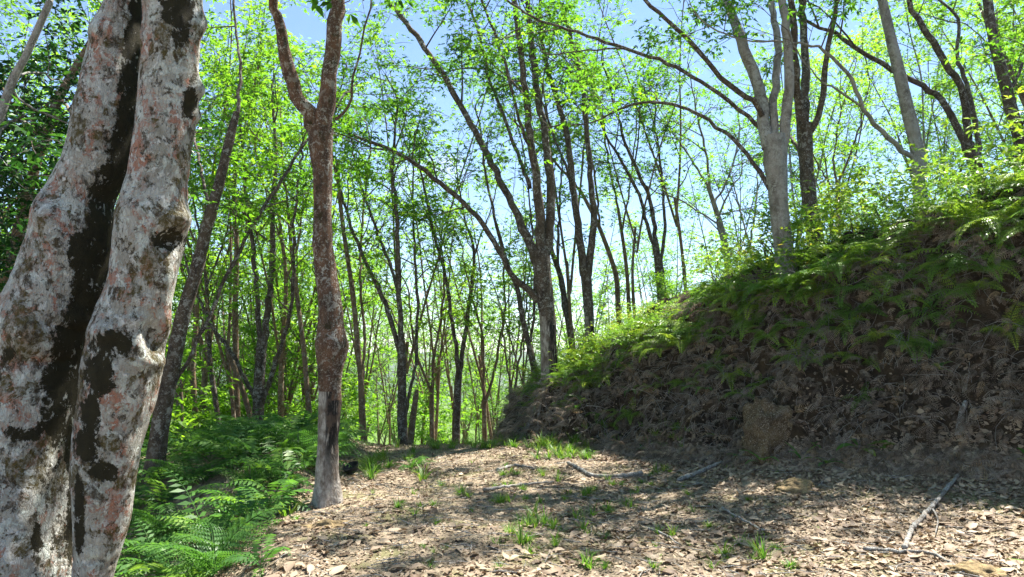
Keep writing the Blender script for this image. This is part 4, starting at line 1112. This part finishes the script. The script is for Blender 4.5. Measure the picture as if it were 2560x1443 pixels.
lm_ = MB().add(W_.reshape(-1, 3), Fa, np.repeat(rs.rand(len(X)) ** 0.9, 8))
tag(link('leaf_litter', lm_.mesh('leaf_litter', M['litter'], smooth=False)), 'carpet of dry brown leaves strewn over the path', 'leaf litter', kind='stuff')
nb_ = 70000          # crumbs of leaf between the whole ones
X = rs.uniform(-3.6, 7.4, nb_); Yv = 3.8 + 9.8 * rs.rand(nb_) ** 1.3
ok = (bank_d(X, Yv) < 0.35) & (np.abs(X) < Yv * 0.85 + 0.4); X, Yv = X[ok], Yv[ok]; n = len(X)
cm = MB(); a = rs.rand(n) * 6.283; L = rs.uniform(0.018, 0.05, n)
Nn = unit(slope_n(X, Yv) + rs.randn(n, 3) * 0.35); D = np.stack((np.cos(a), np.sin(a), rs.randn(n) * 0.2), -1); D = unit(D - Nn * (D * Nn).sum(1, keepdims=True))
leaf_quads(cm, np.stack((X, Yv, terrain_at(X, Yv)[0] + 0.008), -1), D, Nn, L, L * rs.uniform(0.4, 0.9, n), rs.rand(n) * 0.95, 0.1)
tag(link('leaf_crumbs', cm.mesh('leaf_crumbs', M['litter'])), 'broken bits of dry leaf between the whole leaves on the path', 'leaf crumbs', kind='stuff')
# the largest ones, nearest the camera, each on its own
LM = []
for k in range(10):
    V, f = litter_leaves(rs, 1, np.array([0.155]))
    LM.append(MB().add(V[0], f, rs.rand()).mesh('dead_leaf', M['litter']))
for k in range(260):
    y = rs.uniform(4.6, 6.6); x = rs.uniform(-2.0, 0.78 * y)
    nn = unit(slope_n(np.array([x]), np.array([y]))[0] + rs.randn(3) * 0.2)
    o = link('dead_leaf', LM[k % 10], ground)
    q = rs.uniform(0.7, 1.15)
    o.matrix_basis = Matrix.Translation((x, y, H(x, y) + 0.025)) @ Vector(nn).to_track_quat('Z', 'Y').to_matrix().to_4x4() @ Matrix.Rotation(rs.uniform(0, 6.28), 4, 'Z') @ Matrix.Scale(q, 4)
# little twigs in the litter
tm = MB()
for k in range(1100):
    y = 4 + 9 * rs.rand(); x = rs.uniform(-2.2, 0.72 * y); a = rs.rand() * 3.14; L = rs.uniform(0.06, 0.3)
    if bank_d(np.array([x]), np.array([y]))[0] > -0.1: continue
    q = np.array([(x + math.cos(a) * L * s_, y + math.sin(a) * L * s_, 0) for s_ in (-0.5, 0, 0.5)]); q[:, 2] = terrain_at(q[:, 0], q[:, 1])[0] + 0.02 + rs.rand(3) * 0.015
    V, N, Fq = tube(q, np.array((0.004, 0.0035, 0.002)), 4); tm.add(V.reshape(-1, 3), Fq)
tag(link('twig_litter', tm.mesh('twig_litter', M['stick'])), 'small dry twigs scattered through the leaf litter', 'twigs', kind='stuff')

# ------------------------------------------------------------------ grass tufts
def tuft(rs, n, h):
    mb = MB()
    for k in range(n):
        a = rs.rand() * 6.283; r0 = abs(rs.randn()) * 0.035; L = h * rs.uniform(0.5, 1.15); w = rs.uniform(0.004, 0.0085); e = rs.uniform(0.7, 1.45)
        d = np.array((math.cos(a), math.sin(a), 0)); sd = np.array((-d[1], d[0], 0)); p = d * r0; pv = []
        for j in range(4):
            pv += [p + sd * w * (1 - j / 3.02), p - sd * w * (1 - j / 3.02)]
            p = p + (d * math.cos(e) + np.array((0, 0, math.sin(e)))) * L / 3; e -= rs.uniform(0.25, 0.6)
        mb.add(np.array(pv), [(0, 1, 3, 2), (2, 3, 5, 4), (4, 5, 7, 6)], rs.rand())
    return mb.mesh('grass_tuft', M['grass'])
TU = [tuft(rs, 34, 0.16), tuft(rs, 26, 0.22), tuft(rs, 46, 0.13), tuft(rs, 22, 0.28), tuft(rs, 60, 0.2)]
def put_tuft(p, s, lab, grp=None):
    o = link('grass_tuft', TU[rs.randint(5)], None, (p[0], p[1], p[2] - 0.005)); o.rotation_euler = (rs.randn() * 0.08, rs.randn() * 0.08, rs.rand() * 6.28); o.scale = (s, s, s * rs.uniform(0.8, 1.1))
    tag(o, lab, 'grass', grp)
for (u0, u1, v0, v1, n, s, lab, grp) in [
    (1340, 1480, 1108, 1150, 44, 1.15, 'sunlit grass tuft in the bright patch before the bank tip', 'sunlit grass before the bank tip'),
    (1060, 1330, 1098, 1124, 60, 1.15, 'grass tuft along the crest where the path drops away', 'grass along the path crest'),
    (900, 1060, 1110, 1200, 24, 1.2, 'grass tuft by the path right of the red-brown tree', 'grass right of the red-brown tree'),
    (1440, 1720, 1060, 1120, 28, 1.0, 'grass tuft in the shade at the foot of the bank', 'grass at the bank foot'),
    (1200, 1780, 1170, 1260, 34, 0.75, 'small grass tuft among the fallen branches on the path', 'grass among the fallen branches'),
    (1230, 1400, 1290, 1400, 16, 0.9, 'green grass tuft in the middle foreground of the path', 'grass in the middle foreground'),
    (1440, 2000, 1270, 1430, 26, 0.8, 'grass tuft poking through the litter at the right foreground', 'grass in the right foreground'),
    (660, 780, 1150, 1330, 9, 1.1, 'grass tuft in the shade at the foot of the red-brown tree', 'grass at the red-brown tree'),
    (900, 2050, 1150, 1430, 45, 0.42, 'tiny seedling of grass scattered over the litter of the path', 'tiny grass over the path'),
    (980, 1200, 1210, 1300, 14, 0.6, 'tiny grass tuft on the bare earth of the path', 'grass on the bare earth')]:
    for k in range(n):
        put_tuft(G(rs.uniform(u0, u1), rs.uniform(v0, v1)), s * rs.uniform(0.7, 1.25), lab, grp)

# ------------------------------------------------------------------ broad-leaved plants
def blade(rs, L, w, e0, droop):
    n = 8; t = np.linspace(0, 1, n); ang = e0 - droop * t
    pts = np.cumsum(np.stack((np.cos(ang), np.zeros(n), np.sin(ang)), -1) * L / n, 0)
    ww = w * np.sin(np.pi * np.clip(t * 0.93 + 0.05, 0, 1)) ** 0.8
    up = np.stack((-np.sin(ang), np.zeros(n), np.cos(ang)), -1); sy = np.array((0, 1.0, 0))
    V = np.stack((pts + sy * ww[:, None] / 2 + up * ww[:, None] * 0.18, pts, pts - sy * ww[:, None] / 2 + up * ww[:, None] * 0.18), 1).reshape(-1, 3)
    return MB().add(V, [(i * 3 + j, i * 3 + j + 1, i * 3 + j + 4, i * 3 + j + 3) for i in range(n - 1) for j in range(2)], rs.rand())
def broad_plant(p, n, L, w, label, mat='fern', e=(0.5, 1.3)):
    root = empty('leafy_plant', p, label, 'plant'); a0 = rs.rand() * 6
    for k in range(n):
        o = link('leaf', blade(rs, L * rs.uniform(0.7, 1.2), w * rs.uniform(0.8, 1.2), rs.uniform(*e), rs.uniform(0.6, 1.6)).mesh('leaf', M[mat], smooth=True), root)
        o.rotation_euler = (rs.randn() * 0.1, 0, a0 + k * 2.4)
    return root
broad_plant(G(1905, 1165), 10, 0.34, 0.055, 'leafy green plant beside the earth clod at the bank foot', 'fern')
broad_plant(G(2005, 1160), 6, 0.28, 0.05, 'small upright leafy plant right of the earth clod', 'fern')
broad_plant(G(2150, 1130), 5, 0.42, 0.095, 'plant with a few broad bright leaves at the foot of the bank', 'grass', (0.2, 1.2))
broad_plant(G(565, 1150), 7, 0.5, 0.06, 'strap-leaved plant among the ferns left of the red-brown tree', 'fern')
broad_plant(G(700, 1140), 7, 0.45, 0.06, 'pale strap-leaved plant close left of the red-brown tree', 'grass')
broad_plant(np.array((3.75, 4.7, H(3.75, 4.7))), 9, 0.45, 0.035, 'bright arching blades at the lower right corner', 'grass')
broad_plant(G(1762, 985), 12, 0.24, 0.07, 'bright leafy seedling growing on the dark bank face', 'fern', (-0.2, 1.0))
broad_plant(G(1580, 985), 8, 0.22, 0.07, 'leafy seedling hanging low on the left half of the bank face', 'fern', (-0.2, 0.9))
broad_plant(G(2330, 780), 9, 0.35, 0.06, 'green spray hanging from the upper right of the bank face', 'fern', (-0.2, 0.9))
broad_plant(G(1975, 880), 9, 0.22, 0.05, 'pale green sprig on the bank face above the earth clod', 'grass', (0.2, 1.2))

for k in range(22):
    p, nr = along(STOT * (k + rs.rand()) / 22, rs.uniform(-0.35, 0.3)); u = CU + F_PX * p[0] / p[1]
    if u > 2600: continue
    o = broad_plant((p[0], p[1], H(p[0], p[1])), rs.randint(4, 8), rs.uniform(0.12, 0.24), rs.uniform(0.03, 0.055),
                'small leafy seedling at the foot of the bank ' + ('left of the earth clod' if u < 1850 else 'right of the earth clod'), 'grass' if k % 2 else 'fern')
    tag(o, group='seedlings at the bank foot ' + ('left' if u < 1850 else 'right') + ' of the earth clod')

# ------------------------------------------------------------------ fallen branches
def stick(uv, w, label, lift=0.03, side=None):
    q = [G(u, v) + np.array((0, 0, lift)) for u, v in uv]
    r = [wpx(w, p[1]) / 2 * k for p, k in zip(q, np.linspace(1.0, 0.65, len(q)))]
    root = empty('fallen_branch', q[0], label, 'branch')
    pp, rr = resample(q, r, 0.04); pp += np.random.RandomState(len(uv) * 7 + int(w)).randn(*pp.shape) * 0.004
    V, N, Fq = stem_mesh(pp, rr, 10, int(w), 0.2, 14)
    n = len(V); Vf = np.vstack((V.reshape(-1, 3), pp[0], pp[-1]))
    caps = [(n * 10, (j + 1) % 10, j, j) for j in range(10)] + [(n * 10 + 1, (n - 1) * 10 + j, (n - 1) * 10 + (j + 1) % 10, (n - 1) * 10 + (j + 1) % 10) for j in range(10)]
    link('stem', MB().add(Vf, np.vstack((Fq, caps))).mesh('stem', M['stick'], q[0], True), root)
    for sd in side or []:
        q2 = [G(u, v) + np.array((0, 0, lift)) for u, v in sd]
        pp, rr = resample(q2, np.linspace(r[0] * 0.55, r[0] * 0.2, len(q2)), 0.04)
        V, N, Fq = stem_mesh(pp, rr, 6, 3, 0.2, 14); link('side_branch', MB().add(V.reshape(-1, 3), Fq).mesh('side_branch', M['stick'], q[0], True), root)
stick([(2262, 1385), (2285, 1330), (2345, 1262), (2375, 1225), (2395, 1198)], 12, 'thick pale lichened branch lying up the litter at the lower right', 0.04, [[(2330, 1280), (2345, 1310), (2340, 1345)]])
stick([(1605, 1190), (1540, 1197), (1480, 1194), (1450, 1178), (1420, 1162)], 12, 'bent grey branch lying across the sunlit middle of the path')
stick([(1212, 1232), (1290, 1219), (1385, 1211)], 8, 'thin straight branch lying left of the bent grey branch')
stick([(1698, 1206), (1750, 1185), (1806, 1162)], 12, 'stout short branch pointing towards the earth clod')
stick([(1245, 1181), (1288, 1168), (1335, 1176)], 8, 'curved dark branch near the crest of the path')
stick([(1805, 1278), (1860, 1310), (1910, 1336)], 6, 'thin twig-like branch in the litter below the earth clod')
stick([(2160, 1384), (2250, 1388), (2335, 1398), (2410, 1442)], 9, 'crooked grey branch along the bottom right of the path')
stick([(2398, 1105), (2405, 1060), (2418, 1028)], 16, 'short pale piece of branch leaning on the bank face', 0.06)
stick([(1620, 1330), (1660, 1345), (1700, 1372)], 6, 'slim stick in the litter at the middle right foreground')
stick([(640, 1305), (720, 1280), (775, 1258)], 7, 'thin branch along the path edge below the red-brown tree')

# ------------------------------------------------------------------ clods and stones
def lump(name, p, r, label, cat, mat, seed, fr=2.2, amp=0.28, block=0.0):
    n, m_ = 72, 48
    a, b = np.meshgrid(np.linspace(0, 2 * math.pi, n, endpoint=False), np.linspace(-math.pi / 2, math.pi / 2, m_))
    D = np.stack((np.cos(b) * np.cos(a), np.cos(b) * np.sin(a), np.sin(b)), -1)
    if block: D = D / (np.abs(D) ** 5).sum(-1, keepdims=True) ** (block / 5)
    k = 1 + amp * fbm(D[..., 0] * fr + seed, D[..., 1] * fr, D[..., 2] * fr, seed, 5) - 0.10 * np.abs(fbm(D[..., 0] * 5, D[..., 1] * 5, D[..., 2] * 5, seed + 1, 4))
    V = D * k[..., None] * np.array(r)
    i = np.arange(m_ - 1)[:, None] * n; j = np.arange(n)[None]; j2 = (j + 1) % n
    Fq = np.stack((i + j, i + j2, i + n + j2, i + n + j), -1).reshape(-1, 4)
    return tag(link(name, MB().add(V.reshape(-1, 3), Fq).mesh(name, M[mat], smooth=True), None, tuple(p)), label, cat)
g0 = G(1935, 1165)
lump('earth_clod', g0 + np.array((0.05, 0.38, 0.25)), (0.29, 0.32, 0.52), 'tall speckled brown clod of earth standing against the bank foot', 'clod', 'clod', 3, 1.6, 0.36, 0.35)
lump('earth_clod', G(1990, 1225) + np.array((0, 0.05, -0.04)), (0.30, 0.22, 0.15), 'low ochre lump of earth in front of the tall clod', 'clod', 'rock', 8, 2.0, 0.3)
lump('stone', G(812, 1318) + np.array((0, 0, -0.03)), (0.30, 0.12, 0.08), 'flat ochre stone showing in the left edge of the path', 'stone', 'rock', 12, 2.0, 0.3)
lump('stone', G(2450, 1436) + np.array((0, 0, -0.02)), (0.22, 0.15, 0.08), 'half buried ochre stone at the bottom right', 'stone', 'rock', 17, 2.0, 0.25)

# ------------------------------------------------------------------ black latex cup by the tapped tree
def cup(p):
    root = empty('latex_cup', p, 'small black latex cup lying tilted beside the red-brown tree', 'cup')
    prof = [(0.0, 0.0), (0.05, 0.002), (0.082, 0.025), (0.10, 0.07), (0.108, 0.105), (0.112, 0.107), (0.105, 0.10), (0.094, 0.068), (0.076, 0.03), (0.045, 0.010), (0.0, 0.008)]
    n = 28; V = np.array([[(r * math.cos(a), r * math.sin(a), z) for a in np.arange(n) * 2 * math.pi / n] for r, z in prof])
    i = np.arange(len(prof) - 1)[:, None] * n; j = np.arange(n)[None]; j2 = (j + 1) % n
    link('bowl', MB().add(V.reshape(-1, 3), np.stack((i + j, i + j2, i + n + j2, i + n + j), -1).reshape(-1, 4)).mesh('bowl', M['black_plastic'], smooth=True), root)
    a = np.linspace(0, 2 * math.pi, n + 1)
    V, N, Fq = tube(np.stack((0.111 * np.cos(a), 0.111 * np.sin(a), np.full(n + 1, 0.107)), -1), np.full(n + 1, 0.005), 6)
    link('rim', MB().add(V.reshape(-1, 3), Fq).mesh('rim', M['black_plastic'], smooth=True), root)
    root.rotation_euler = (0.25, -0.38, 0.3)
cup(G(882, 1188) + np.array((0, 0, 0.035)))
for o in bpy.data.objects:
    if o.parent is None and o.type in {'MESH'} and len(o.data.vertices) == 0: bpy.data.objects.remove(o)

# ------------------------------------------------------------------ the air
hz = MB().add([(x, y, z) for z in (-60, 45) for x, y in ((-2300, -320), (2500, -320), (2500, 3500), (-2300, 3500))],
              [(3, 2, 1, 0), (4, 5, 6, 7), (0, 1, 5, 4), (1, 2, 6, 5), (2, 3, 7, 6), (3, 0, 4, 7)])
m, t = new_mat('haze_air')
pv = nd(t, 'ShaderNodeVolumePrincipled'); setin(pv, Density=0.0003, Anisotropy=0.2); pv.inputs['Color'].default_value = (0.88, 0.93, 1.0, 1)
o_ = nd(t, 'ShaderNodeOutputMaterial'); t.links.new(pv.outputs[0], o_.inputs['Volume'])
tag(link('haze', hz.mesh('haze', m)), 'thin pale haze in the air over the slope', 'haze', kind='stuff')
